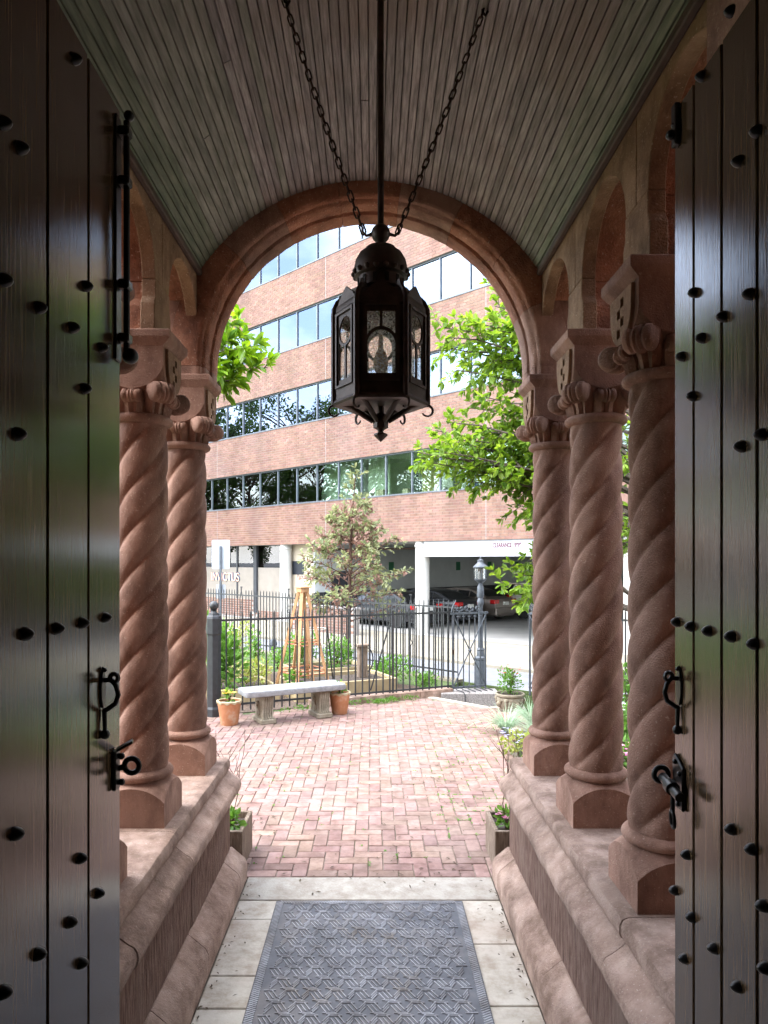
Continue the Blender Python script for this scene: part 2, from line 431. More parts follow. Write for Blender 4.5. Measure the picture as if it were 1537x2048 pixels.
m_slab = M('concrete_slab', [(0.3, (0.42, 0.42, 0.40)), (0.7, (0.52, 0.52, 0.50))], 1, rough=0.9, bump=0.1)
m_garwall = M('garage_block_wall', [(0.3, (0.46, 0.48, 0.47)), (0.7, (0.54, 0.56, 0.55))], 1.5, rough=0.85, bump=0.1)
m_gdark = M('black_lower_wall', [(0.3, (0.012, 0.012, 0.014)), (0.7, (0.03, 0.03, 0.034))], 3, rough=0.7, bump=0)
m_green = M('green_sign_paint', [(0.3, (0.02, 0.13, 0.055)), (0.7, (0.03, 0.17, 0.075))], 3, rough=0.5, bump=0)
m_letter = M('maroon_lettering', [(0.3, (0.085, 0.012, 0.03)), (0.7, (0.10, 0.018, 0.04))], 3, rough=0.6, bump=0)
m_sletter = M('orange_lettering', [(0.3, (0.80, 0.42, 0.28)), (0.7, (0.88, 0.55, 0.40))], 3, rough=0.5, bump=0)
m_navy = M('navy_paint', [(0.3, (0.03, 0.05, 0.12)), (0.7, (0.04, 0.07, 0.16))], 3, rough=0.5, bump=0)
m_tan = M('tan_interior', [(0.3, (0.48, 0.40, 0.30)), (0.7, (0.58, 0.50, 0.39))], 1.2, rough=0.8, bump=0)
m_blind = M('white_blind', [(0.3, (0.50, 0.51, 0.52)), (0.7, (0.58, 0.59, 0.60))], 3, stretch=(8, 8, 0.2), rough=0.8, bump=0)
m_glass = glass_mat('office_glass', (0.42, 0.52, 0.50), 0.24, refl_col=(0.56, 0.65, 0.82))
m_glass_lo = glass_mat('lower_office_glass', (0.84, 0.92, 0.85), 0.07, refl_col=(0.85, 0.95, 0.95))
m_glass_sf = glass_mat('storefront_glass', (0.86, 0.83, 0.76), 0.05)
m_frost = M('frosted_glass_film', [(0.3, (0.20, 0.18, 0.155)), (0.7, (0.25, 0.225, 0.195))], 2, rough=0.5, bump=0)
m_terra = M('terracotta', [(0.3, (0.42, 0.17, 0.075)), (0.55, (0.52, 0.24, 0.12)), (0.8, (0.56, 0.35, 0.22))], 7, rough=0.85, bump=0.15, big=(7, (0.55, 0.43, 0.32), 0.55, 0.75))
m_potrim = M('pale_limed_rim', [(0.3, (0.42, 0.35, 0.215)), (0.7, (0.52, 0.45, 0.30))], 9, rough=0.85, bump=0.1)
m_caststone = M('cast_stone', [(0.3, (0.18, 0.152, 0.105)), (0.55, (0.27, 0.235, 0.175)), (0.8, (0.36, 0.325, 0.26))], 12, rough=0.9, bump=0.5, bscale=70, bdist=0.01)
m_bench = M('grey_bench_stone', [(0.3, (0.20, 0.205, 0.215)), (0.6, (0.29, 0.295, 0.305)), (0.8, (0.36, 0.36, 0.365))], 20, rough=0.9, bump=0.5, bscale=90, bdist=0.008, speck=(60, -0.04, (0.22, 0.22, 0.22)))
m_cedar = M('cedar_wood', [(0.3, (0.42, 0.22, 0.10)), (0.7, (0.60, 0.36, 0.19))], 9, stretch=(4, 4, 0.6), rough=0.7, bump=0.15)
m_pine = M('pine_planks', [(0.3, (0.33, 0.25, 0.135)), (0.7, (0.45, 0.37, 0.225))], 6, rough=0.8, bump=0.15, rnd=0.08)
m_oldwood = M('old_grey_timber', [(0.3, (0.12, 0.085, 0.06)), (0.55, (0.24, 0.18, 0.135)), (0.8, (0.40, 0.34, 0.28))], 12, stretch=(5, 5, 0.8), rough=0.9, bump=0.6, bscale=30, bstretch=(5, 5, 0.8), bdist=0.015)
m_copper = M('copper_pipe', [(0.3, (0.55, 0.20, 0.10)), (0.7, (0.70, 0.30, 0.17))], 8, rough=0.35, metal=0.8, bump=0)
m_bark = M('bark', [(0.3, (0.055, 0.042, 0.033)), (0.7, (0.15, 0.12, 0.095))], 14, rough=0.95, bump=0.8, bscale=25, bdist=0.02)
m_twig = M('red_brown_twig', [(0.3, (0.06, 0.03, 0.022)), (0.7, (0.13, 0.065, 0.045))], 14, rough=0.8, bump=0)
m_leaf_lime = leaf_mat('lime_leaf', (0.085, 0.185, 0.022), (0.26, 0.385, 0.06), 0.48)
m_leaf_mag = leaf_mat('glossy_green_leaf', (0.08, 0.19, 0.018), (0.25, 0.40, 0.05), 0.45, 0.3)
m_leaf_red = leaf_mat('grey_green_leaf', (0.15, 0.19, 0.085), (0.36, 0.38, 0.20), 0.35)
m_leaf_mar = leaf_mat('purple_brown_leaf', (0.17, 0.085, 0.065), (0.40, 0.25, 0.19), 0.25)
m_leaf_dk = leaf_mat('dark_tree_leaf', (0.04, 0.085, 0.02), (0.10, 0.17, 0.045), 0.25)
m_leaf_gd = leaf_mat('garden_leaf', (0.08, 0.20, 0.03), (0.17, 0.33, 0.07), 0.35)
m_leaf_yel = leaf_mat('yellow_green_leaf', (0.24, 0.30, 0.06), (0.38, 0.42, 0.12), 0.35)
m_leaf_pale = leaf_mat('silver_green_blade', (0.20, 0.33, 0.20), (0.46, 0.55, 0.42), 0.3)
m_blindpet = leaf_mat('white_petal', (0.70, 0.70, 0.68), (0.80, 0.80, 0.78), 0.2)
m_pet_y = leaf_mat('yellow_petal', (0.72, 0.55, 0.06), (0.80, 0.68, 0.16), 0.2)
m_pet_p = leaf_mat('pink_petal', (0.62, 0.16, 0.36), (0.75, 0.32, 0.50), 0.2)
m_pet_r = leaf_mat('red_petal', (0.42, 0.04, 0.03), (0.60, 0.09, 0.06), 0.2)
m_pet_b = leaf_mat('lavender_petal', (0.38, 0.38, 0.66), (0.55, 0.54, 0.76), 0.2)
def lantern_glass():
    m, n, l, b = nodes_of('rippled_lantern_glass')
    n.remove(b)
    geo = n.new('ShaderNodeNewGeometry')
    nz = n.new('ShaderNodeTexNoise'); nz.inputs['Scale'].default_value = 150; nz.inputs['Detail'].default_value = 2
    l.new(geo.outputs['Position'], nz.inputs['Vector'])
    rp = ramp(n, [(0.38, (0.18, 0.18, 0.18)), (0.62, (0.62, 0.62, 0.62))])
    l.new(nz.outputs['Fac'], rp.inputs['Fac'])
    tr = n.new('ShaderNodeBsdfTransparent'); tr.inputs['Color'].default_value = (0.95, 0.94, 0.90, 1)
    tl = n.new('ShaderNodeBsdfTranslucent'); tl.inputs['Color'].default_value = (0.98, 0.97, 0.94, 1)
    mx = n.new('ShaderNodeMixShader')
    l.new(rp.outputs['Color'], mx.inputs['Fac'])
    l.new(tr.outputs[0], mx.inputs[1]); l.new(tl.outputs[0], mx.inputs[2])
    l.new(mx.outputs[0], n['Material Output'].inputs['Surface'])
    return m
M_LG = lantern_glass()
M_BULB = M('amber_bulb_glass', [(0.3, (0.55, 0.38, 0.18)), (0.7, (0.65, 0.46, 0.24))], 4, rough=0.4, bump=0)
# ------------------------------------------------------------------ the porch
AX = -0.02                                   # porch axis
def side_fn(s):
    return lambda a, z, t: (AX + s * a, t, z)

def structure(name):
    o = bpy.data.objects.new(name, None)
    o.empty_display_size = 0.1
    COL.objects.link(o)
    ORIGIN[o] = Vector((0, 0, 0))
    o['kind'] = 'structure'
    return o

# porch floor: flagstones, sill, joint bed
fl = build('porch_floor', MB().box(AX - 1.0, AX + 1.0, 0.9, 4.66, -0.30, -0.012), m_joint)
fl['kind'] = 'structure'
def flag(x0, x1, y0, y1, mat, name='flagstone'):
    g = 0.004
    return build(name, MB().box(x0 + g, x1 - g, y0 + g, y1 - g, -0.09, RND.uniform(-0.002, 0.002)), mat, fl, bevel=0.004)
ld = [1.0, 1.6, 2.2, 2.75, 3.29, 3.55, 4.108, 4.34]
rd = [1.0, 1.7, 2.3, 2.8, 3.311, 3.846, 4.34]
for a_, b_ in zip(ld, ld[1:]):
    flag(AX - 0.80, 0.03, a_, b_, m_flag)
for a_, b_ in zip(rd, rd[1:]):
    flag(0.03, AX + 0.80, a_, b_, m_flag)
flag(AX - 0.80, AX + 0.80, 4.34, 4.655, m_sill, 'sill_stone')

# low walls under the columns, stone by stone
BASE = [(.80, 0), (.80, .105), (.815, .135), (.90, .205), (1.42, .205), (1.42, 0)]
DADO = [(.905, .207), (.905, .553), (1.40, .553), (1.40, .207)]
MOULD = [(.895, .555), (.868, .562), (.852, .58), (.846, .605), (.85, .63), (.862, .648), (.885, .66), (.925, .69), (.935, .703), (1.42, .703), (1.42, .555)]
CAPS = [(.925, .705), (.918, .72), (.918, .75), (.928, .77), (.945, .778), (1.0, .78), (1.40, .78), (1.40, .705)]
COURSES = {
    -1: (('base_stone', BASE, [2.03, 2.95, 3.55, 4.40, 4.64], m_stone_worn), ('wall_stone', DADO, [2.03, 2.9, 3.62, 4.42, 4.60], m_stone_tool),
         ('moulding_stone', MOULD, [2.03, 2.62, 3.42, 4.67], m_stone_worn), ('cap_stone', CAPS, [2.03, 3.40, 4.68], m_stone_worn)),
    1: (('base_stone', BASE, [2.03, 2.6, 3.32, 4.44, 4.64], m_stone_worn), ('wall_stone', DADO, [2.03, 4.60], m_stone_tool),
        ('moulding_stone', MOULD, [2.03, 2.56, 3.68, 4.67], m_stone_worn), ('cap_stone', CAPS, [2.03, 2.58, 3.55, 4.68], m_stone_worn)),
}
for s, word in ((-1, 'left'), (1, 'right')):
    w = thing('low_wall', (AX + s * 1.1, 3.3, 0), 'low moulded brownstone wall carrying the %s row of twisted columns' % word, 'wall')
    for nm, prof, cuts, mt in COURSES[s]:
        for a_, b_ in zip(cuts, cuts[1:]):
            mb = MB()
            k = max(2, int((b_ - a_) / 0.055))
            ys = [a_ + 0.0022 + (b_ - a_ - 0.0044) * i / k for i in range(k + 1)]
            n = len(prof)
            vs, fs = [], []
            j = RND.uniform(-0.003, 0.003)
            for i, y in enumerate(ys):
                for (a, z) in prof:
                    wob = RND.uniform(-0.0020, 0.0016) if (a < 1.0 and mt is m_stone_worn and 0 < i < k) else 0
                    vs.append((AX + s * (a + j + wob), y, z + (wob if z > 0.01 and a < 1.0 else 0)))
            for i in range(k):
                for q in range(n):
                    q2 = (q + 1) % n
                    fs.append((i * n + q, i * n + q2, (i + 1) * n + q2, (i + 1) * n + q))
            fs.append(tuple(range(n))); fs.append(tuple(k * n + q for q in range(n)))
            mb.add(vs, fs)
            build(nm, mb, mt, w, True, smooth=32)

# twisted columns
def make_column(root):
    # pedestal: a cushion block whose four faces end in arches
    h, N, Rr, zc = 0.16, 18, 0.27, -0.0275
    mb = MB(); vs = []; fs = []
    for i in range(N + 1):
        for j in range(N + 1):
            x, y = -h + 2 * h * i / N, -h + 2 * h * j / N
            vs.append((x, y, zc + math.sqrt(max(Rr * Rr - x * x - y * y, 0))))
    for i in range(N):
        for j in range(N):
            a = i * (N + 1) + j
            fs.append((a, a + N + 1, a + N + 2, a + 1))
    rim = [i * (N + 1) for i in range(N + 1)] + [N * (N + 1) + j for j in range(1, N + 1)] + [i * (N + 1) + N for i in range(N - 1, -1, -1)] + [j for j in range(N - 1, 0, -1)]
    b0 = len(vs)
    for i in rim:
        vs.append((vs[i][0], vs[i][1], 0))
    for k in range(len(rim)):
        k2 = (k + 1) % len(rim)
        fs.append((rim[k], rim[k2], b0 + k2, b0 + k))
    fs.append(tuple(b0 + k for k in range(len(rim))))
    mb.add(vs, fs)
    base = build('pedestal', mb, m_stone_worn if False else m_stone, root, smooth=35)
    tor = MB().lathe([(0.10, 0.19)] + [(0.122 + 0.034 * math.cos(t), 0.232 + 0.026 * math.sin(t)) for t in [-1.3 + 2.9 * i / 10 for i in range(11)]] + [(0.118, 0.262), (0.10, 0.27)], 40)
    build('base_ring', tor, m_stone, base, smooth=50)
    # shaft: four rope strands
    z0, z1, n, rows = 0.25, 1.985, 72, 170
    vs, fs = [], []
    for i in range(rows + 1):
        z = z0 + (z1 - z0) * i / rows
        e = min(1.0, (z - z0) / 0.05, (z1 - z) / 0.05)
        R0 = 0.134 - 0.006 * (i / rows)
        for k in range(n):
            th = 2 * PI * k / n
            ph = (4 * (th - 2 * PI * z / 0.84) / (2 * PI)) % 1.0
            lobe = 1 - abs(2 * ph - 1) ** 3.2
            ee = max(0.0, e)
            r = R0 * (0.835 + 0.165 * (lobe * ee + .72 * (1 - ee)))
            vs.append((r * math.cos(th), r * math.sin(th), z))
    for i in range(rows):
        for k in range(n):
            k2 = (k + 1) % n
            fs.append((i * n + k, i * n + k2, (i + 1) * n + k2, (i + 1) * n + k))
    build('shaft', MB().add(vs, fs), m_stone, root, smooth=60)
    # capital
    prof = [(0.10, 1.97)] + [(0.128 + 0.026 * math.cos(t), 2.0 + 0.022 * math.sin(t)) for t in [-1.4 + 2.8 * i / 9 for i in range(10)]] + [(0.112, 2.025), (0.112, 2.06), (0.122, 2.11), (0.14, 2.16), (0.15, 2.2)]
    cap = build('capital', MB().lathe(prof, 40), m_stone, root, smooth=50)
    h, N, Rr, z0 = 0.152, 18, 0.222, 2.297
    vs, fs = [], []
    for i in range(N + 1):
        for j in range(N + 1):
            x, y = -h + 2 * h * i / N, -h + 2 * h * j / N
            vs.append((x, y, z0 - math.sqrt(max(Rr * Rr - x * x - y * y, 0))))
    for i in range(N):
        for j in range(N):
            a = i * (N + 1) + j
            fs.append((a, a + 1, a + N + 2, a + N + 1))
    b0 = len(vs)
    for i in rim:
        vs.append((vs[i][0], vs[i][1], 2.345))
    for k in range(len(rim)):
        k2 = (k + 1) % len(rim)
        fs.append((rim[k2], rim[k], b0 + k, b0 + k2))
    fs.append(tuple(b0 + k for k in range(len(rim))))
    build('cushion_block', MB().add(vs, fs), m_stone, cap, smooth=35)
    ab = MB(); vs = []
    for hx, hy, z in ((.153, .153, 2.343), (.185, .163, 2.376), (.188, .166, 2.385), (.188, .166, 2.415), (.182, .162, 2.42)):
        vs += [(-hx, -hy, z), (hx, -hy, z), (hx, hy, z), (-hx, hy, z)]
    fs = [(0, 3, 2, 1)] + [(i * 4 + k, i * 4 + (k + 1) % 4, i * 4 + 4 + (k + 1) % 4, i * 4 + 4 + k) for i in range(4) for k in range(4)] + [(16, 17, 18, 19)]
    build('abacus', ab.add(vs, fs), m_stone, cap)
    # pierced shield on the face towards the passage
    out = [(-.118, 2.335)] + [(-.118 + .004, 2.27)] + [(0.114 * math.cos(t), 2.27 - .135 * math.sin(t)) for t in [PI - PI * i / 14 for i in range(1, 14)]] + [(.114, 2.27), (.118, 2.335)]
    def rect(u, v, a=.017, b=.017):
        return [(u - a, v - b), (u + a, v - b), (u + a, v + b), (u - a, v + b)]
    holes = [rect(.019, 2.295), rect(-.019, 2.258), rect(.019, 2.221), rect(-.019, 2.184)]
    for sgn in (1, -1):
        sh = MB().plate(out, holes, lambda u, v, t: (sgn * t, u, v), .1525, .168)
        build('shield', sh, m_stone_tan, cap, bevel=0.002)
        build('hole_shade', MB().box(*sorted((sgn * .1522, sgn * .1532)), -.045, .045, 2.16, 2.32), m_dark, cap)  # black sheet standing in for the shade inside the holes
    fl_ = MB()
    for k in range(24):
        an = 2 * PI * (k + .5) / 24
        fl_.tube([(r * math.cos(an), r * math.sin(an), z) for (r, z) in ((.112, 2.025), (.114, 2.06), (.123, 2.11), (.14, 2.155))], [.009, .010, .012, .013], 6)
    build('bell_fluting', fl_, m_stone, cap, smooth=60)
    # leaves and scrolls
    for k in range(8):
        corner = k % 2 == 1
        an = k * PI / 4
        path = [(.112, 2.02, .034), (.124, 2.07, .044), (.150, 2.115, .052), (.182, 2.15, .056), (.208, 2.155, .055)] if corner else \
               [(.112, 2.02, .040), (.122, 2.06, .046), (.136, 2.10, .048), (.154, 2.13, .046)]
        mb = MB(); vs = []; fs = []
        th = .026
        for (r, z, wd) in path:
            for (u, dr) in ((-wd, -th), (-wd, th * .2), (-wd * .45, th), (0, th * .45), (wd * .45, th), (wd, th * .2), (wd, -th)):
                vs.append((r + dr, u, z))
        m7 = 7
        for i in range(len(path) - 1):
            for q in range(m7):
                q2 = (q + 1) % m7
                fs.append((i * m7 + q, i * m7 + q2, (i + 1) * m7 + q2, (i + 1) * m7 + q))
        fs.append(tuple(range(m7))); fs.append(tuple((len(path) - 1) * m7 + q for q in range(m7)))
        mb.add(vs, fs)
        rr, ln, rc, zc2 = (.050, .056, .203, 2.115) if corner else (.034, .046, .152, 2.10)
        pr = [(0.001, -ln), (rr * .72, -ln), (rr * .95, -ln * .82), (rr, -ln * .55), (rr * .86, -ln * .38), (rr * 1.06, -ln * .15), (rr * .88, 0), (rr * 1.06, ln * .15),
              (rr * .86, ln * .38), (rr, ln * .55), (rr * .95, ln * .82), (rr * .72, ln), (0.001, ln)]
        roll = MB().lathe(pr, 16)
        mb.add([(rc + p[0], p[2], zc2 + p[1]) for p in roll.v], roll.f)
        c_, s_ = math.cos(an), math.sin(an)
        mb.v = [(p[0] * c_ - p[1] * s_, p[0] * s_ + p[1] * c_, p[2]) for p in mb.v]
        build('scroll' if corner else 'leaf', mb, m_stone, cap, smooth=45)

COLS = (('nearest the doors', 2.76), ('in the middle', 3.595), ('beside the garden arch', 4.43))
first = None
for s, sw in ((-1, 'left'), (1, 'right')):
    for where, d in COLS:
        lab = 'twisted brownstone column %s of the %s-hand row' % (where, sw)
        loc = (AX + s * 1.15, d, 0.78)
        rz = 0 if s < 0 else PI
        if first is None:
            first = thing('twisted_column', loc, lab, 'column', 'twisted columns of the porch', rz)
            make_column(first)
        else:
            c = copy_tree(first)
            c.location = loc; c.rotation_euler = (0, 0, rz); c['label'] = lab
            ORIGIN[c] = Vector(loc)

# arcade walls above the columns (inner order of tan stone, outer order of redder stone)
CAP_Z, SPR, TOPZ = 3.20, 3.46, 4.02
for s, sw in ((-1, 'left'), (1, 'right')):
    w = thing('arcade_wall', (AX + s * 1.2, 3.2, CAP_Z), 'brownstone wall of stilted round arches above the %s columns' % sw, 'wall')
    fn = lambda d, z, t, s=s: (AX + s * t, d, z)
    edges = [2.02, 2.76, 3.595, 4.43]
    for i in range(3):
        d0, d1 = edges[i], edges[i + 1]
        dd0 = 1.925 if i == 0 else d0
        c = (dd0 + d1) / 2
        for (a0, a1, r, mt, nm) in ((1.045, 1.113, .30, m_stone_tan, 'arch_stone'), (1.116, 1.36, .34, m_stone_red, 'outer_arch_stone')):
            e1 = min(d1, 4.297)
            pts = [(d0 + .0015, SPR + .0015), (c - r, SPR + .0015)] + arc(c, SPR, r, PI, 0, 24)[1:-1]
            if c + r < e1 - .01:
                pts += [(c + r, SPR + .0015), (e1 - .0015, SPR + .0015)]
                pts += [(e1 - .0015, TOPZ), (d0 + .0015, TOPZ)]
            else:
                pts = [p for p in pts if p[0] < e1 - .002]
                zz = SPR + math.sqrt(max(r * r - (e1 - c) ** 2, 0))
                pts += [(e1 - .0015, zz), (e1 - .0015, TOPZ), (d0 + .0015, TOPZ)]
            build(nm, MB().plate(pts, [], fn, a0, a1), mt, w, True, bevel=0.004)
    for d in (2.02, 2.76, 3.595):
        for (a0, a1, hw, mt) in ((1.043, 1.113, .1175, m_stone_tan), (1.116, 1.36, .0775, m_stone_red)):
            lo, hi = d - hw, d + hw
            if d < 2.1:
                lo = 2.022; hi = 2.0425 + hw
            e = .022
            hi2 = hi + e
            lo2 = lo - e if d > 2.1 else lo
            pts = [(lo2, CAP_Z + .001), (hi2, CAP_Z + .001), (hi2, 3.335), (hi, 3.372), (hi, SPR - .0015), (lo, SPR - .0015), (lo, 3.372), (lo2, 3.335)]
            if d < 2.1:
                pts = [(lo, CAP_Z + .001 - .9), (hi2, CAP_Z - .9), (hi2, 3.335), (hi, 3.372), (hi, SPR - .0015), (lo, SPR - .0015)]
            build('springer', MB().plate(pts, [], fn, a0, a1), mt, w, True, bevel=0.004)
    # thin timber bead where the boards meet the wall
    build('bead', MB().box(*sorted((AX + s * 1.012, AX + s * 1.0445)), 2.02, 4.297, 3.80, 3.838), m_trim, w, True, bevel=0.006)

# the arch at the garden end
aw = thing('garden_arch', (AX, 4.45, CAP_Z), 'round brownstone arch at the garden end of the porch', 'arch')
ZC = 3.26
prof = [(1.215, 4.302), (1.055, 4.302), (1.04, 4.306), (1.03, 4.318), (1.026, 4.336), (1.012, 4.345), (1.004, 4.36), (1.002, 4.44), (1.012, 4.455), (0.992, 4.465), (0.986, 4.485), (0.986, 4.585), (0.995, 4.60), (1.215, 4.60)]
NV = 9
for k in range(NV):
    a0, a1 = PI * k / NV + .0012, PI * (k + 1) / NV - .0012
    vs, fs = [], []
    m_ = len(prof)
    seg = 7
    for i in range(seg + 1):
        t = a0 + (a1 - a0) * i / seg
        for (r, d) in prof:
            rr = r + RND.uniform(-.0025, .0025) * (1 if r < 1.2 else 0)
            vs.append((AX + rr * math.cos(t), d, ZC + rr * math.sin(t)))
    for i in range(seg):
        for q in range(m_):
            q2 = (q + 1) % m_
            fs.append((i * m_ + q, i * m_ + q2, (i + 1) * m_ + q2, (i + 1) * m_ + q))
    fs.append(tuple(range(m_))); fs.append(tuple(seg * m_ + q for q in range(m_)))
    build('voussoir', MB().add(vs, fs), m_stone_red if k % 3 else m_stone, aw, True, smooth=40)
for s in (-1, 1):
    pp = [(p[0], p[1]) for p in prof]
    mb = MB().plate(pp, [], lambda r, d, t: (AX + s * r, d, t), CAP_Z + .001, ZC - .001)
    build('springer', mb, m_stone, aw, True)
g = [(AX - 1.42, ZC), (AX - 1.2165, ZC)] + [(AX + 1.2165 * math.cos(t), ZC + 1.2165 * math.sin(t)) for t in [PI - PI * i / 28 for i in range(1, 28)]] + [(AX + 1.2165, ZC), (AX + 1.42, ZC), (AX + 1.42, 4.1), (AX, 5.35), (AX - 1.42, 4.1)]
build('gable', MB().plate(g, [], lambda x, z, t: (x, t, z), 4.32, 4.58), m_stone, aw, True)
for s in (-1, 1):
    build('corner_stone', MB().box(*sorted((AX + s * 1.2165, AX + s * 1.36)), 4.302, 4.60, CAP_Z + .001, ZC - .002), m_stone, aw, True)

# boarded barrel ceiling
ce = structure('ceiling')
RC = 1.2365; ZCC = 4.38 - RC
HALF = math.asin(1.035 / RC)
NB = 60
def board(i, y0, y1, mat):
    t0 = -HALF + 2 * HALF * i / NB; t1 = -HALF + 2 * HALF * (i + 1) / NB
    g = .0011
    j = RND.uniform(-.0012, .0012)
    pts = [(t0 + g, .006), (t0 + g * 3.2, 0), (t1 - g * 2.2, 0), (t1 - g, .006), (t1 - g, .02), (t0 + g, .02)]
    vs, fs = [], []
    for y in (y0, y1):
        for (t, dr) in pts:
            r = RC + dr + j
            vs.append((AX + r * math.sin(t), y, ZCC + r * math.cos(t)))
    for q in range(6):
        fs.append((q, (q + 1) % 6, 6 + (q + 1) % 6, 6 + q))
    fs.append((0, 1, 2, 3, 4, 5)); fs.append((11, 10, 9, 8, 7, 6))
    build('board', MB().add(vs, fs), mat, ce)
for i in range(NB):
    mat = m_ceil_g if (i < 5 or i > 57) else (m_ceil_m if (i < 14 or i in (17,) or i > 53) else m_ceil)  # edge boards carry algae plus a painted light difference
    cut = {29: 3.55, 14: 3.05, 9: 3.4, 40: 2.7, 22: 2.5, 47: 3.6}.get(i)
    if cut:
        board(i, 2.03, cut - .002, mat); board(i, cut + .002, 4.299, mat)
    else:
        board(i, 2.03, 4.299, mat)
vs, fs = [], []
for i in range(25):
    t = (-HALF - .01) + (2 * HALF + .02) * i / 24
    for r in (RC + .021, RC + .06):
        for y in (2.02, 4.299):
            vs.append((AX + r * math.sin(t), y, ZCC + r * math.cos(t)))
for i in range(24):
    a = i * 4
    fs += [(a, a + 1, a + 5, a + 4), (a + 2, a + 6, a + 7, a + 3)]
build('light_stop', MB().add(vs, fs), m_dark, ce)  # added dark sheet stopping sky light leaking between the boards
rf = thing('porch_roof', (AX, 3.3, 4.0), 'slate gable roof over the porch', 'roof')
for s in (-1, 1):
    mb = MB().plate([(1.47, 4.03), (1.47, 4.11), (0.0, 5.48), (0.0, 5.40)], [], side_fn(s), 1.96, 4.78)
    build('slope', mb, m_bframe, rf, True)

# church front around the doorway and the dim room behind
ch = thing('church_wall', (0, 1.6, 0), 'brownstone church wall around the doorway', 'wall')
for x0, x1 in ((-9, AX - .97), (AX + .97, 9)):
    build('wall_block', MB().box(x0, x1, 1.25, 2.018, -.3, 6.5), m_stone, ch, True)
build('lintel', MB().box(AX - .968, AX + .968, 1.25, 2.018, 3.9, 6.5), m_stone, ch, True)
ri = structure('room_walls')
build('room_wall', MB().box(-4.1, -4, -8, 1.249, 0, 5), m_tan, ri)
build('room_wall', MB().box(4, 4.1, -8, 1.249, 0, 5), m_tan, ri)
build('room_wall', MB().box(-4.1, 4.1, -8.1, -8, 0, 5), m_tan, ri)
o = build('room_ceiling', MB().box(-4.1, 4.1, -8.1, 1.249, 5, 5.2), m_tan); o['kind'] = 'structure'
o = build('room_floor', MB().box(-4.1, 4.1, -8.1, 0.9, -.1, -.004), m_trim); o['kind'] = 'structure'

# ------------------------------------------------------------------ doors
STUD = MB()
_pr = [(0.0138, 0), (0.0138, .003), (0.0112, .011), (0.006, .0175), (0.0005, .02)]
STUD.lathe(_pr, 8)
stud_l = mesh_of(MB().add([(p[2], p[0], p[1]) for p in STUD.v], STUD.f), 'stud', smooth=50)
stud_r = mesh_of(MB().add([(-p[2], p[0], p[1]) for p in STUD.v], STUD.f), 'stud', smooth=50)
for m_ in (stud_l, stud_r):
    m_.materials.append(m_iron)
LX, RX = -0.67, 0.80
def on_leaf(X, x, y):
    d = X * F_PX / (x - CX)
    return d, EYE + (CY - y) * d / F_PX
def door(X, cuts, s, studs, label, me):
    t = thing('door', (X, cuts[-1], 0), label, 'door', 'pair of studded doors')
    o = ORIGIN[t]
    for a_, b_ in zip(cuts, cuts[1:]):        # boards, from the free edge towards the hinge
        g = .0045
        build('plank', MB().box(*sorted((X, X - s * .03)), b_ + g, a_ - (g if a_ != cuts[0] else 0), .02, 3.27 + RND.uniform(-.003, 0)), m_door, t, True, bevel=.0025)
    build('backing', MB().box(*sorted((X - s * .0305, X - s * .055)), cuts[-1], cuts[0] - .004, .02, 3.262), m_door, t, True)
    build('groove_shade', MB().box(*sorted((X - s * .026, X - s * .0302)), cuts[-1] + .004, cuts[0] - .006, .03, 3.25), m_dark, t, True)  # near-black sheet painting the shade inside the plank grooves
    for (x, y) in studs:
        d, z = on_leaf(X, x, y)
        if cuts[-1] < d < cuts[0] - .005:
            inst('stud', me, (-s * 0.0 + 0 * X, d - o.y, z - o.z), t)
    return t
LST = [(147, 117), (38, 295), (5, 560), (75, 615), (170, 572), (143, 655), (201, 695), (167, 777), (33, 868), (208, 1235), (162, 1246), (111, 1257), (48, 1268), (28, 1668),
       (158, 1717), (194, 1787), (138, 1845), (74, 1909), (160, 1927), (4, 1985), (3, 245)]
RST = [(1392, 585), (1503, 588), (1450, 633), (1407, 676), (1367, 713), (1389, 792), (1486, 893), (1527, 869), (1466, 22), (1407, 152), (1358, 250), (1518, 262), (1481, 322),
       (1357, 1244), (1385, 1253), (1420, 1262), (1466, 1273), (1512, 1288), (1467, 1659), (1508, 1699), (1377, 1710), (1353, 1781), (1530, 1812), (1387, 1835), (1431, 1897),
       (1372, 1918), (1534, 1937), (1479, 1974)]
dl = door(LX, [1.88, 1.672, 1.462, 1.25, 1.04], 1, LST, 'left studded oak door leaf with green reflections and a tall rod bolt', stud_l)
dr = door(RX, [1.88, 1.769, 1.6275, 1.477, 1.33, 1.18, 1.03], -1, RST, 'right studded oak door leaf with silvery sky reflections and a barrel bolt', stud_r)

def hw(parent, X, s):
    """helper: place hardware points on a leaf; u = distance off the face, (x, y) = photo position"""
    def f(x, y, u=0.0):
        d, z = on_leaf(X, x, y)
        return (X + s * u, d, z)
    return f
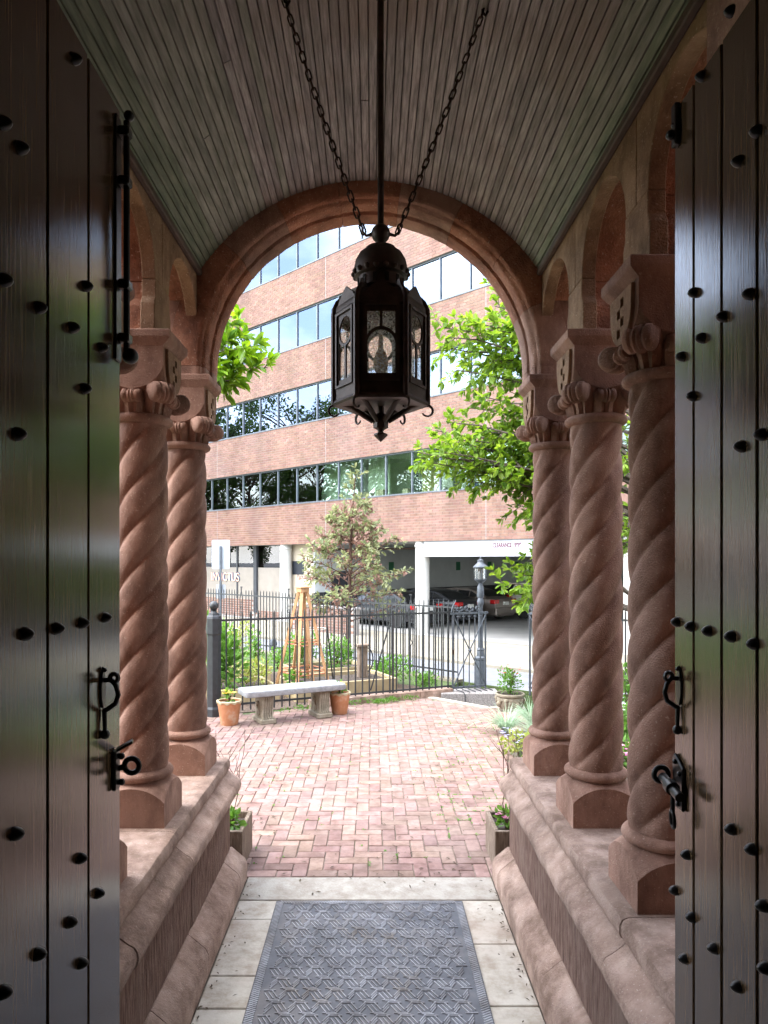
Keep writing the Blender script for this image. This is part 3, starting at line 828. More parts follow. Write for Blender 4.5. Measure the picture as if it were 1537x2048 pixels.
# left leaf: tall rod bolt along the free edge
f = hw(dl, LX, 1)
yr = 1.862
rod = MB().tube([(LX + .024, yr, 3.23), (LX + .024, yr, 2.62)], .0085, 8)
rb = build('rod_bolt', rod, m_iron, dl, True, smooth=50)
build('bolt_plate', MB().box(LX + .0005, LX + .006, yr - .024, yr + .014, 2.60, 3.24), m_iron, rb, True, bevel=.002)
for z in (3.20, 3.07, 2.80, 2.66):
    build('bolt_guide', MB().box(LX + .006, LX + .036, yr - .02, yr + .014, z - .012, z + .012), m_iron, rb, True, bevel=.004)
build('bolt_knob', MB().ball((LX + .034, yr, 2.615), .021, 14, 10), m_iron, rb, True, smooth=60)
build('bolt_knob', MB().ball((LX + .03, yr, 3.245), .014, 12, 8), m_iron, rb, True, smooth=60)
def latch(parent, X, s, y, z):
    """thumb latch: pointed back plate, bow handle, drop bar with a bead"""
    p = lambda u, v, w: (X + s * u * .72, y + v * .72, z + w * .72)
    mb = MB().plate([(0, .10), (.012, .07), (.022, .03), (.02, -.01), (.008, -.045), (-.008, -.045), (-.02, -.01), (-.022, .03), (-.012, .07)], [], lambda a, b, t: p(t, a, b), .0005, .009)
    root = build('thumb_latch', mb, m_iron, parent, True, bevel=.002)
    bow = [p(.010, 0, .05), p(.035, .0, .052), p(.05, .0, .03), p(.058, .0, .0), p(.048, .0, -.03), p(.02, .0, -.05), p(.008, .0, -.055)]
    build('bow_handle', MB().tube(bow, .0065, 8), m_iron, root, True, smooth=60)
    ring = [p(.043 + .014 * math.cos(t), 0, .058 + .014 * math.sin(t)) for t in [2 * PI * i / 14 for i in range(14)]]
    build('thumb_ring', MB().tube(ring, .006, 6, True), m_iron, root, True, smooth=60)
    build('drop_bar', MB().tube([p(.01, 0, -.05), p(.012, 0, -.125)], [.007, .005], 8), m_iron, root, True, smooth=60)
    build('bead', MB().ball(p(.012, 0, -.135), .0125, 10, 8), m_iron, root, True, smooth=60)
    build('rivet', MB().ball(p(.011, .0, .085), .006, 8, 6), m_iron, root, True, smooth=60)
latch(dl, LX, 1, *on_leaf(LX, 203, 1390))
latch(dr, RX, -1, *on_leaf(RX, 1362, 1385))
# left leaf: bolt keeper with an eye
y0, z0 = 1.838, on_leaf(LX, 226, 1540)[1]
mb = MB().box(LX + .0005, LX + .012, y0 - .022, y0 + .012, z0 - .052, z0 + .05)
kp = build('bolt_keeper', mb, m_iron, dl, True, bevel=.003)
build('keeper_flange', MB().bar((LX + .008, y0, z0 + .05), (LX + .045, y0 + .01, z0 + .07), .03, .006), m_iron, kp, True)
build('keeper_eye', MB().tube([(LX + .043 + .019 * math.cos(t), y0 + .008, z0 + .006 + .019 * math.sin(t)) for t in [2 * PI * i / 16 for i in range(16)]], .0075, 8, True), m_iron, kp, True, smooth=60)
build('keeper_stem', MB().tube([(LX + .01, y0 + .006, z0), (LX + .028, y0 + .008, z0 + .004)], .008, 8), m_iron, kp, True, smooth=60)
for dz in (-.035, .032):
    build('rivet', MB().ball((LX + .018, y0 + .004, z0 + dz), .009, 8, 6), m_iron, kp, True, smooth=60)
# right leaf: barrel bolt with a hanging ring
y0, z0 = 1.842, on_leaf(RX, 1350, 1558)[1]
bb = build('barrel_bolt', MB().plate([(-.03, -.065), (.02, -.065), (.034, .06), (.02, .075), (-.03, .045)], [], lambda a, b, t: (RX - t, y0 + a, z0 + b), .0005, .010), m_iron, dr, True, bevel=.003)
build('barrel', MB().tube([(RX - .035, y0 - .075, z0 - .012), (RX - .035, y0 - .01, z0), (RX - .035, y0 + .03, z0 + .008)], .0125, 12), m_iron, bb, True, smooth=60)
build('collar', MB().tube([(RX - .035, y0 - .034, z0 - .004), (RX - .035, y0 - .012, z0)], .0185, 12), m_iron, bb, True, smooth=50)
build('bolt_eye', MB().tube([(RX - .035 - .019 * math.cos(t), y0 + .04, z0 + .012 + .019 * math.sin(t)) for t in [2 * PI * i / 16 for i in range(16)]], .0075, 8, True), m_iron, bb, True, smooth=60)
build('hanging_ring', MB().tube([(RX - .03 - .002 * math.sin(t), y0 - .02 + .011 * math.cos(t), z0 - .085 + .022 * math.sin(t)) for t in [2 * PI * i / 16 for i in range(16)]], .005, 8, True), m_iron, bb, True, smooth=60)
build('ring_strap', MB().tube([(RX - .03, y0 - .02, z0 - .01), (RX - .03, y0 - .02, z0 - .066)], .006, 8), m_iron, bb, True, smooth=60)
for dy, dz in ((.008, .055), (-.018, .03), (-.01, -.05)):
    build('rivet', MB().ball((RX - .012, y0 + dy, z0 + dz), .007, 8, 6), m_iron, bb, True, smooth=60)
tb = build('top_bolt', MB().box(RX - .016, RX - .0005, 1.84, 1.866, 3.16, 3.27), m_iron, dr, True, bevel=.003)
build('bolt_knob', MB().ball((RX - .022, 1.853, 3.19), .013, 10, 8), m_iron, tb, True, smooth=60)

# ------------------------------------------------------------------ hanging lantern
LNX, LND = 0.032, 2.85
def LZ(y):
    return EYE + (CY - y) * LND / F_PX
ln = thing('hanging_lantern', (LNX, LND, LZ(809)), 'dark bronze six-sided lantern hanging in the middle of the porch', 'lantern')
def L(mb, nm, mt=None, par=None, **kw):
    return build(nm, mb, mt or m_lantern, par or ln, True, **kw)
c0 = (LNX, LND, 0)
HR = .187
zb, zt = LZ(809), LZ(636)
body_h = zt - zb
# floor plate and cornice rings
L(MB().lathe([(HR * 1.03, zb - .008), (HR * 1.06, zb), (HR * 1.03, zb + .012), (.02, zb + .012)], 6, c0), 'bottom_plate')
L(MB().lathe([(HR * 1.0, zt - .004), (HR * 1.03, zt + .004), (HR * 1.0, zt + .014), (.10, zt + .014)], 6, c0), 'cornice')
# six faces
for k in range(6):
    an = k * PI / 3 + PI / 6           # face normal
    nx, ny = math.cos(an), math.sin(an)
    tx, ty = -ny, nx
    ap = HR * math.cos(PI / 6)
    fn = lambda u, v, t, nx=nx, ny=ny, tx=tx, ty=ty, ap=ap: (LNX + nx * (ap + t) + tx * u, LND + ny * (ap + t) + ty * u, v)
    hw_ = HR / 2 - .006
    out = [(-hw_, zb + .013), (hw_, zb + .013), (hw_, zt - .005), (-hw_, zt - .005)]
    v0 = zb + .085; v1 = v0 + .235; w2 = .053
    front = (k % 2 == 0)
    holes = []; panes = []
    if front:
        A = [(-w2, v0), (w2, v0), (w2, v0 + .11)] + [(w2 * math.cos(t), v0 + .11 + w2 * 1.05 * math.sin(t)) for t in [PI * i / 12 for i in range(1, 12)]] + [(-w2, v0 + .11)]
        tl = v0 + .17
        B = [(-w2, v1)] + [(-w2, v0 + .145)] + [(-.047, v0 + .155), (-.034, v0 + .167), (-.018, v0 + .175), (-.005, v0 + .178), (-.005, v1)]
        C = [(-u, v) for (u, v) in reversed(B)]
        holes = [A, B, C]
    else:
        cz = v0 + .19
        A = [(.05 * math.cos(t), cz + .052 * math.sin(t)) for t in [2 * PI * i / 20 for i in range(20)]]
        B = [(-.05, v0), (-.006, v0), (-.006, cz - .062), (-.03, cz - .056), (-.05, cz - .04)]
        C = [(-u, v) for (u, v) in reversed(B)]
        holes = [A, B, C]
    fp = L(MB().plate(out, holes, fn, -.006, 0), 'face_plate')
    L(MB().add([fn(-w2 - .002, v0 - .004, -.008), fn(w2 + .002, v0 - .004, -.008), fn(w2 + .002, v1 + .008, -.008), fn(-w2 - .002, v1 + .008, -.008)], [(0, 1, 2, 3)]), 'pane', M_LG, fp)
    # raised mouldings round the glazing
    fr = MB()
    for (u0, u1, q0, q1) in ((-w2 - .016, -w2 - .006, v0 - .02, v1 + .022), (w2 + .006, w2 + .016, v0 - .02, v1 + .022), (-w2 - .016, w2 + .016, v0 - .03, v0 - .02), (-w2 - .016, w2 + .016, v1 + .022, v1 + .032)):
        fr.plate([(u0, q0), (u1, q0), (u1, q1), (u0, q1)], [], fn, 0.0005, .008)
    L(fr, 'glazing_moulding', None, fp)
    # shoulder panel with a gabled hood above each face
    za, zc_ = zt + .015, LZ(588)
    sh = MB()
    prof = [(0, 0), (.25, .018), (.5, .026), (.75, .024), (1, .0)]
    vs, fs = [], []
    for (q, bulge) in prof:
        z = za + (zc_ - za) * q
        rr = HR + (.105 - HR) * q ** 1.5 + bulge * .5
        a_ = rr * math.cos(PI / 6)
        for u in (-rr / 2, 0, rr / 2):
            vs.append((LNX + nx * a_ + tx * u, LND + ny * a_ + ty * u, z))
    for i in range(4):
        for j in range(2):
            fs.append((i * 3 + j, i * 3 + j + 1, i * 3 + j + 4, i * 3 + j + 3))
    sp = L(sh.add(vs, fs), 'shoulder_panel', smooth=40)
    gb = MB().plate([(-hw_ * .98, zt + .016), (hw_ * .98, zt + .016), (hw_ * .62, zt + .06), (0, zt + .098), (-hw_ * .62, zt + .06)], [], fn, -.012, -.004)
    L(gb, 'hood', None, sp)
    # corner post, finial and scroll bracket
    ca = k * PI / 3
    cx_, cy_ = math.cos(ca), math.sin(ca)
    pt = lambda r, z, cx_=cx_, cy_=cy_: (LNX + cx_ * r, LND + cy_ * r, z)
    po = L(MB().tube([pt(HR, zb), pt(HR, zt + .02)], .0125, 6), 'corner_post')
    rib = [pt(HR, zt + .01), pt(HR * 1.0, zt + .03), pt(HR * .93, zt + .06), pt(HR * .80, zt + .085), pt(HR * .66, zt + .10)]
    L(MB().tube(rib, [.011, .011, .010, .009, .007], 6), 'rib', None, po, smooth=50)
    L(MB().plate([(HR * .62, zt + .055), (HR * .86, zt + .075), (HR * .79, zt + .112), (HR * .66, zt + .098)], [], lambda r, z, t, pt=pt, cx_=cx_, cy_=cy_: (pt(r, z)[0] - cy_ * t, pt(r, z)[1] + cx_ * t, z), -.006, .006), 'crest', None, po)
    z_f = LZ(848)
    br = [pt(HR * 1.02, zb - .006), pt(HR * .86, zb + .002), pt(HR * .62, zb - .012), pt(HR * .38, zb - .042), pt(.03, z_f + .01)]
    L(MB().tube(br, [.006, .008, .010, .011, .010], 6), 'scroll_bracket', smooth=60)
    cur = [pt(HR * 1.0 + .022 * math.sin(t), zb - .026 + .022 * math.cos(t) * (1 - t * .02)) for t in [0.0 + 4.2 * i / 12 for i in range(13)]]
    L(MB().tube(cur, [.006 - .0002 * i for i in range(13)], 6), 'curl', None, po, smooth=60)
L(MB().lathe([(.115, LZ(590)), (.118, LZ(586)), (.098, LZ(582)), (.092, LZ(580)), (.092, LZ(558)), (.105, LZ(555)), (.109, LZ(550)), (.107, LZ(544)), (.1075, LZ(536)), (.101, LZ(522)), (.086, LZ(509)),
             (.062, LZ(500)), (.034, LZ(495)), (.018, LZ(490)), (.014, LZ(486)), (.02, LZ(483)), (.02, LZ(480)), (.012, LZ(478))], 28, c0), 'dome', smooth=35)
for k in range(12):
    an = 2 * PI * (k + .5) / 12
    L(MB().box(-.004, .004, -.006, .006, LZ(577), LZ(561)).__class__().add([(LNX + (.0925 + q) * math.cos(an) - u * math.sin(an), LND + (.0925 + q) * math.sin(an) + u * math.cos(an), z)
      for z in (LZ(577), LZ(561)) for (q, u) in ((-.002, -.007), (.002, -.007), (.002, .007), (-.002, .007))], [(0, 1, 2, 3), (4, 5, 6, 7), (0, 1, 5, 4), (1, 2, 6, 5), (2, 3, 7, 6), (3, 0, 4, 7)]), 'vent_slot', m_dark)
L(MB().lathe([(.060, LZ(503)), (.064, LZ(500)), (.060, LZ(497)), (.044, LZ(496))], 28, c0), 'dome_ring', smooth=40)
for k in range(18):
    an = 2 * PI * k / 18
    L(MB().ball((LNX + .109 * math.cos(an), LND + .109 * math.sin(an), LZ(549)), .011, 8, 6), 'bead')
L(MB().ball((LNX, LND, LZ(467)), .038, 20, 14), 'ball', smooth=60)
L(MB().tube([(LNX, LND, LZ(455)), (LNX, LND, 4.385)], .0125, 12), 'hanging_rod', smooth=60)
L(MB().lathe([(.014, 4.33), (.03, 4.345), (.042, 4.37), (.046, 4.384)], 20, c0), 'ceiling_rose', smooth=50)
for s in (-1, 1):
    L(MB().tube([(LNX + s * .034, LND, LZ(468)), (LNX + s * .058, LND, LZ(471)), (LNX + s * .072, LND, LZ(464)), (LNX + s * .073, LND, LZ(455))], [.008, .006, .005, .005], 6), 'hook', smooth=60)
L(MB().lathe([(.001, LZ(884)), (.028, LZ(871)), (.027, LZ(868)), (.010, LZ(864)), (.014, LZ(860)), (.030, LZ(856)), (.031, LZ(836)), (.024, LZ(830)), (.013, LZ(826)), (.013, zb)], 6, c0), 'bottom_finial')
L(MB().lathe([(.001, zb + .115), (.014, zb + .118), (.026, zb + .14), (.030, zb + .17), (.024, zb + .2), (.010, zb + .225), (.008, zt)], 14, c0), 'bulb', M_BULB, smooth=60)

# chains, link by link
lk = []
for i in range(16):
    t = 2 * PI * i / 16
    lk.append((.0105 * math.cos(t), 0, .012 * (1 if math.sin(t) > 0 else -1) * (abs(math.sin(t)) > .2) + .0105 * math.sin(t)))
link_me = mesh_of(MB().tube(lk, .0036, 6, True), 'chain_link', smooth=60)
link_me.materials.append(m_rust)
for s, xt, sw in ((-1, 570, 'left'), (1, 966, 'right')):
    p0 = Vector((LNX + s * .073, LND, LZ(458)))
    X1 = (xt - CX) * LND / F_PX
    p1 = Vector((X1, LND, ZCC + math.sqrt(RC ** 2 - (X1 - AX) ** 2) - .012))
    cht = thing('chain', p0, 'rusty chain from the %s of the ceiling to the lantern ball' % sw, 'chain', 'chains steadying the lantern')
    dv = p1 - p0
    n = int(dv.length / .0365)
    up = dv.normalized()
    sag = .018
    for i in range(n + 1):
        q = i / n
        p = dv * q + Vector((0, 0, -sag * math.sin(PI * q)))
        z = up; x = Vector((0, 1, 0)) if i % 2 else up.cross(Vector((0, 1, 0))).normalized()
        if i % 2 == 0:
            x = (x * math.cos(.5) + Vector((0, 1, 0)) * math.sin(.5)).normalized()
        y = z.cross(x).normalized()
        mt = Matrix((x, y, z)).transposed().to_euler()
        inst('chain_link', link_me, p, cht, mt)
    build('ceiling_hook', MB().tube([(p1.x, LND, p1.z + .03), (p1.x, LND, p1.z), (p1.x + .012, LND, p1.z - .012), (p1.x + .02, LND, p1.z + .004)], .006, 6), m_rust, cht, True, smooth=60)

# ------------------------------------------------------------------ rubber mat
mx0, mx1, my0, my1 = -.586, .545, 2.35, 4.315
mt = thing('door_mat', (AX, 3.3, .003), 'grey rubber mat with a woven rib pattern on the flagstones', 'mat')
build('mat_sheet', MB().box(mx0, mx1, my0, my1, .003, .008), m_rubber, mt, True, bevel=.002)
ribs = MB()
Aq = .109; E = Aq / math.sqrt(3)
bx0, bx1, by0, by1 = mx0 + .055, mx1 - .055, my0 + .05, my1 - .045
def rib(cx, cy, an, ln, w=.0072, z1=.0138):
    dx, dy = math.cos(an), math.sin(an)
    p, q = (cx - dx * ln / 2, cy - dy * ln / 2), (cx + dx * ln / 2, cy + dy * ln / 2)
    if min(p[0], q[0]) < bx0 or max(p[0], q[0]) > bx1 or min(p[1], q[1]) < by0 or max(p[1], q[1]) > by1:
        return
    ox, oy = -dy * w / 2, dx * w / 2
    b = .62
    vs = [(p[0] - ox, p[1] - oy, .0079), (p[0] + ox, p[1] + oy, .0079), (q[0] + ox, q[1] + oy, .0079), (q[0] - ox, q[1] - oy, .0079),
          (p[0] - ox * b, p[1] - oy * b, z1), (p[0] + ox * b, p[1] + oy * b, z1), (q[0] + ox * b, q[1] + oy * b, z1), (q[0] - ox * b, q[1] - oy * b, z1)]
    ribs.add(vs, [(4, 5, 6, 7), (0, 1, 5, 4), (1, 2, 6, 5), (2, 3, 7, 6), (3, 0, 4, 7)])
rows = int((my1 - my0) / (1.5 * E)) + 2
for r in range(-1, rows):
    for c in range(-1, 13):
        hx = mx0 + (c + .5 * (r % 2)) * Aq + .02
        hy = my0 + r * 1.5 * E
        for k in range(3):
            base = PI / 2 + k * 2 * PI / 3
            cx_, cy_ = hx + E * .5 * math.cos(base), hy + E * .5 * math.sin(base)
            an = (0, PI / 3, -PI / 3)[k]
            # lines run along one edge direction of the rhombus and step along the other
            st = (base + PI / 3, base - PI / 3)
            stp = st[0] if abs(math.sin(st[0] - an)) > .5 else st[1]
            for j in (-1, 0, 1):
                off = j * E * .31
                rib(cx_ + off * math.cos(stp), cy_ + off * math.sin(stp), an, E * .92)
o = build('mat_ribs', ribs, m_rib, mt, True, recalc=False); o['kind'] = 'stuff'
bd = MB()
def brib(p, q):
    bd.bar((p[0], p[1], .0095), (q[0], q[1], .0095), .0085, .005)
y = my0 + .02
while y < my1 - .04:
    brib((mx0 + .006, y), (mx0 + .046, y + .022)); brib((mx1 - .006, y + .022), (mx1 - .046, y)); y += .0165
x = mx0 + .03
while x < mx1 - .05:
    brib((x, my1 - .006), (x + .02, my1 - .036)); x += .0165
o = build('mat_border', bd, m_rib, mt, True, recalc=False); o['kind'] = 'stuff'
# ------------------------------------------------------------------ ground, patio, street
UX, UY = -.716, .698            # along the street, away to the left
NX, NY = .698, .716             # across the street, towards the office building
ST = -0.72                      # street level
def st(t, c, z):
    """street frame: t along the street, c across it"""
    return (UX * t + NX * c, UY * t + NY * c, z)
o = build('ground', MB().add([(-600, -600, ST - .03), (600, -600, ST - .03), (600, 600, ST - .03), (-600, 600, ST - .03)], [(0, 1, 2, 3)]), m_asph, recalc=False); o['kind'] = 'structure'
terr = [st(-90, 9.9, 0)[:2], (4.35, 9.55), (2.95, 9.35), (2.15, 10.0), (1.62, 10.0), (.85, 10.8), (1.05, 11.2), (1.52, 12.25), st(5, 9.9, 0)[:2], st(120, 9.9, 0)[:2], st(120, -90, 0)[:2], st(-90, -90, 0)[:2]]
o = build('garden_ground', MB().plate(terr, [], lambda x, y, t: (x, y, t), ST - .2, -.022), m_grass); o['kind'] = 'structure'
o = build('road', MB().add([st(-90, 9.95, ST), st(-90, 15.45, ST), st(140, 15.45, ST), st(140, 9.95, ST)], [(0, 1, 2, 3)]), m_asph, recalc=False); o['kind'] = 'structure'
o = build('pavement', MB().add([st(-90, 15.46, ST + .06), st(-90, 19.72, ST + .06), st(140, 19.72, ST + .06), st(140, 15.46, ST + .06), st(-90, 15.46, ST - .02), st(140, 15.46, ST - .02)], [(0, 1, 2, 3), (0, 3, 5, 4)]), m_conc, recalc=False)
o['kind'] = 'structure'
# street kerb of the far pavement, a row of stones
kb = structure('kerb')
for i in range(14):
    t0 = -8 + i * 2.4
    q = [st(t0 + .01, 15.30, 0), st(t0 + 2.39, 15.30, 0), st(t0 + 2.39, 15.455, 0), st(t0 + .01, 15.455, 0)]
    build('kerb_stone', MB().plate([p[:2] for p in q], [], lambda x, y, t: (x, y, t), ST - .02, ST + .075), m_conc, kb)

# brick patio in herringbone
PAT = [(-3.4, 2.1), (-3.4, 8.85), (-2.2, 9.42), (.83, 10.74), (1.60, 9.96), (2.13, 9.96), (2.13, 9.1), (1.62, 8.2), (1.42, 6.4), (1.36, 4.66), (-1.46, 4.66), (-1.46, 2.1)]
pt = build('patio', MB().plate(PAT, [], lambda x, y, t: (x, y, t), -.12, -.010), m_sand); pt['kind'] = 'structure'
def inside(poly, x, y):
    r = False
    for i in range(len(poly)):
        (x1, y1), (x2, y2) = poly[i], poly[i - 1]
        if (y1 > y) != (y2 > y) and x < (x2 - x1) * (y - y1) / (y2 - y1) + x1:
            r = not r
    return r
CW = .1015
bl = []
th = 0.0
half = []
for gx in range(-40, 30):
    for gy in range(-26, 70):
        c = (gx - gy) % 4
        if c == 0:
            w, h = 2, 1
        elif c == 3:
            w, h = 1, 2
        else:
            continue
        x, y = (gx + w / 2) * CW - .03, 4.66 + (gy + h / 2) * CW
        x, y = x * math.cos(th) - (y - 4.66) * math.sin(th), 4.66 + x * math.sin(th) + (y - 4.66) * math.cos(th)
        if x > -1.5 and y < 4.655 + (h * CW) / 2:
            if h == 2 and y > 4.655 and inside(PAT, x, y + .08):
                half.append((x, y + CW / 2, False))
            continue
        if inside(PAT, x, y) and inside(PAT, x + .05, y + .05) and inside(PAT, x - .05, y - .02):
            bl.append((x, y, w > 1))
bm_ = MB()
a, b, z, e = CW - .003, CW / 2 - .003, 0.0, .004
bm_.add([(-a, -b, -.05), (a, -b, -.05), (a, b, -.05), (-a, b, -.05), (-a, -b, -e), (a, -b, -e), (a, b, -e), (-a, b, -e), (-a + e, -b + e, 0), (a - e, -b + e, 0), (a - e, b - e, 0), (-a + e, b - e, 0)],
        [(0, 1, 5, 4), (1, 2, 6, 5), (2, 3, 7, 6), (3, 0, 4, 7), (4, 5, 9, 8), (5, 6, 10, 9), (6, 7, 11, 10), (7, 4, 8, 11), (8, 9, 10, 11)])
brick_me = mesh_of(bm_, 'brick'); brick_me.materials.append(m_paver)
def shown(p):
    k = p[0] / p[1]
    return -0.19 < k < 0.20
near = sorted([p for p in bl if shown(p)], key=lambda p: p[1])[:300]
ns = set(near)
rest = MB()
for p in bl:
    x, y, hor = p
    rz = th + (0 if hor else PI / 2) + RND.uniform(-.012, .012)
    tilt = (RND.uniform(-.008, .008), RND.uniform(-.008, .008), rz)
    zz = RND.uniform(-.003, .002)
    if p in ns:
        inst('brick', brick_me, (x, y, zz), pt, tilt)
    else:
        m4 = Matrix.Translation((x, y, zz)) @ Matrix.Rotation(rz, 4, 'Z') @ Matrix.Rotation(tilt[0], 4, 'X')
        rest.merge(bm_, m4)
for (x, y, hor) in half:
    inst('brick', brick_me, (x, y, RND.uniform(-.003, .002)), pt, (0, 0, 0), (.485, .99, 1))
o = build('paving_bricks', rest, m_paver, pt, recalc=False); o['kind'] = 'stuff'
# edging stones where the patio stops above the steps
for (p, q) in (((.80, 10.80), (1.62, 9.985)), ((1.62, 9.985), (2.15, 9.985))):
    p, q = Vector((*p, 0)), Vector((*q, 0))
    L_ = (q - p).length; dv = (q - p).normalized(); nv = Vector((-dv.y, dv.x, 0))
    k = max(1, int(L_ / .55))
    for i in range(k):
        a_, b_ = p + dv * (L_ * i / k + .003), p + dv * (L_ * (i + 1) / k - .003)
        pts = [a_ - nv * .015, b_ - nv * .015, b_ + nv * .085, a_ + nv * .085]
        build('edging_stone', MB().plate([(v.x, v.y) for v in pts], [], lambda x, y, t: (x, y, t), -.14, .002), m_flag, pt, bevel=.006)
# fallen bits on the paving
bits = MB()
CLU = [(RND.uniform(-.19, .2), RND.uniform(4.5, 9.0)) for _ in range(38)]
for i in range(420):
    kx, ky = RND.choice(CLU)
    y = ky + RND.gauss(0, .16)
    x = kx * ky + RND.gauss(0, .14)
    if y < 4.36 or abs(x) > .2 * y:
        continue
    if not inside(PAT, x, y) and y > 4.66:
        continue
    an = RND.uniform(0, PI); ln_ = RND.uniform(.008, .026); w = RND.uniform(.003, .008)
    dx, dy = math.cos(an), math.sin(an)
    z = .0065
    bits.add([(x - dx * ln_, y - dy * ln_, z), (x + dy * w, y - dx * w, z + .003), (x + dx * ln_, y + dy * ln_, z + .001), (x - dy * w, y + dx * w, z + .002)], [(0, 1, 2, 3)])
for i in range(70):
    x, y = AX + RND.choice((-1, 1)) * (.79 - abs(RND.gauss(0, .035)) - (.1 if i % 7 == 0 else 0)), RND.uniform(2.9, 4.6)
    an = RND.uniform(0, PI); ln_ = RND.uniform(.006, .016); w = RND.uniform(.003, .006); z = .006
    dx, dy = math.cos(an), math.sin(an)
    bits.add([(x - dx * ln_, y - dy * ln_, z), (x + dy * w, y - dx * w, z + .003), (x + dx * ln_, y + dy * ln_, z + .001), (x - dy * w, y + dx * w, z + .002)], [(0, 1, 2, 3)])
m_bits = M('dry_leaf_bits', [(0.3, (0.035, 0.025, 0.018)), (0.7, (0.12, 0.085, 0.05))], 9, rough=0.9, bump=0)
o = build('leaf_litter', bits, m_bits, recalc=False); tag(o, 'scattered dry leaf bits over the paving', 'leaf litter', kind='stuff')

# moss and seedlings in the brick joints
ms = MB()
for i in range(240):
    if i % 3:
        y = RND.uniform(5.2, 9.2); x = RND.uniform(.09, .2) * y
    else:
        y = RND.uniform(4.8, 9.6); x = RND.uniform(-.19, .2) * y
    if not inside(PAT, x, y):
        continue
    x = round(x / CW) * CW - .03 + RND.uniform(-.004, .004) if i % 2 else x
    y = y if i % 2 else 4.66 + round((y - 4.66) / CW) * CW + RND.uniform(-.004, .004)
    for k in range(5):
        an = RND.uniform(0, 2 * PI); l = RND.uniform(.006, .02)
        dx, dy = math.cos(an) * l, math.sin(an) * l
        ox, oy = RND.uniform(-.02, .02) * (i % 2 == 0), RND.uniform(-.02, .02) * (i % 2)
        ms.add([(x + ox, y + oy, -.004), (x + ox + dx * .6 - dy * .4, y + oy + dy * .6 + dx * .4, .004), (x + ox + dx, y + oy + dy, .006), (x + ox + dx * .6 + dy * .4, y + oy + dy * .6 - dx * .4, .004)], [(0, 1, 2, 3)])
o = build('moss', ms, m_leaf_gd, recalc=False); tag(o, 'specks of moss and seedlings in the patio joints', 'moss', kind='stuff')

# steps down to the street and the granite block under the gate
stp = thing('stone_steps', (2.1, 10.6, ST), 'granite steps going down from the patio edge to the road', 'steps')
for i, z in enumerate((-.18, -.36, -.54)):
    o_ = .30 * i
    pts = [(1.0 + o_ * .9, 10.86 + o_ * .62), (1.72 + o_, 10.06 + o_ * .9), (2.2 + o_, 10.06 + o_ * .9), (2.5 + o_, 10.36 + o_ * .9), (1.4 + o_, 11.4 + o_ * .6)]
    build('step', MB().plate(pts, [], lambda x, y, t: (x, y, t), ST - .1 + i * .003, z), m_kerb, stp, True, bevel=.008)
gb = thing('granite_block', (1.5, 11.0, ST), 'low granite cheek block beneath the open gate leaf', 'stone block')
build('block', MB().box(-.46, .44, -.20, .22, -.1, .77), m_kerb, gb, bevel=.012)

# ------------------------------------------------------------------ office building
bld = thing('office_building', (1.63, 26.0, ST), 'brick office block with ribbon windows across the street', 'building', rotz=math.atan2(-.698, .716))
SPAN = [(3.48, 5.23), (6.85, 8.66), (10.3, 12.0), (13.65, 15.4), (17.05, 19.0)]
WIN = [(5.23, 6.85), (8.66, 10.3), (12.0, 13.65), (15.4, 17.05)]
X0, X1 = -16.5, 6.2                      # stretch of facade laid brick by brick
XL, XR = -46.0, 26.0
BLEN, BH = .305, .1016
bmb = MB()
a, b = BLEN / 2 - .006, BH / 2 - .0055
bmb.add([(-a, 0, -b), (a, 0, -b), (a, 0, b), (-a, 0, b), (-a, -.010, -b), (a, -.010, -b), (a, -.010, b), (-a, -.010, b)], [(4, 5, 6, 7), (0, 1, 5, 4), (1, 2, 6, 5), (2, 3, 7, 6), (3, 0, 4, 7)])
fb_me = mesh_of(bmb, 'brick'); fb_me.materials.append(m_brick)
far = MB()
cnt = 0
for si, (z0, z1) in enumerate(SPAN):
    sp = build('spandrel', MB().box(XL, XR, 0, .30, z0, z1), m_bmort, bld)
    n = int((z1 - z0) / BH + .01)
    hgt = (z1 - z0) / n
    for r in range(n):
        zc = z0 + (r + .5) * hgt
        x = X0 + (BLEN / 2 if r % 2 else 0)
        while x < X1:
            if si == 0 and -2.6 < x < 3.45 and cnt < 300 and r < 17:
                inst('brick', fb_me, (x, 0, zc), sp); cnt += 1
            else:
                far.add([(p[0] + x, p[1], p[2] + zc) for p in bmb.v], bmb.f)
            x += BLEN
    for x in (-13.0, -5.0, 3.05):
        build('movement_joint', MB().box(x - .012, x + .012, -.0125, -.0005, z0 + .01, z1 - .01), m_kerb, sp)
    for (xa, xb) in ((XL, X0 - .2), (X1 + .2, XR)):
        build('brick_face', MB().box(xa, xb, -.008, -.001, z0 + .01, z1 - .01), m_brick, sp)
o = build('facade_bricks', far, m_brick, bld, recalc=False); o['kind'] = 'stuff'
MS = 1.33
mull = [-.34 - MS * i for i in range(-5, 13)]       # local x of the mullions near the view
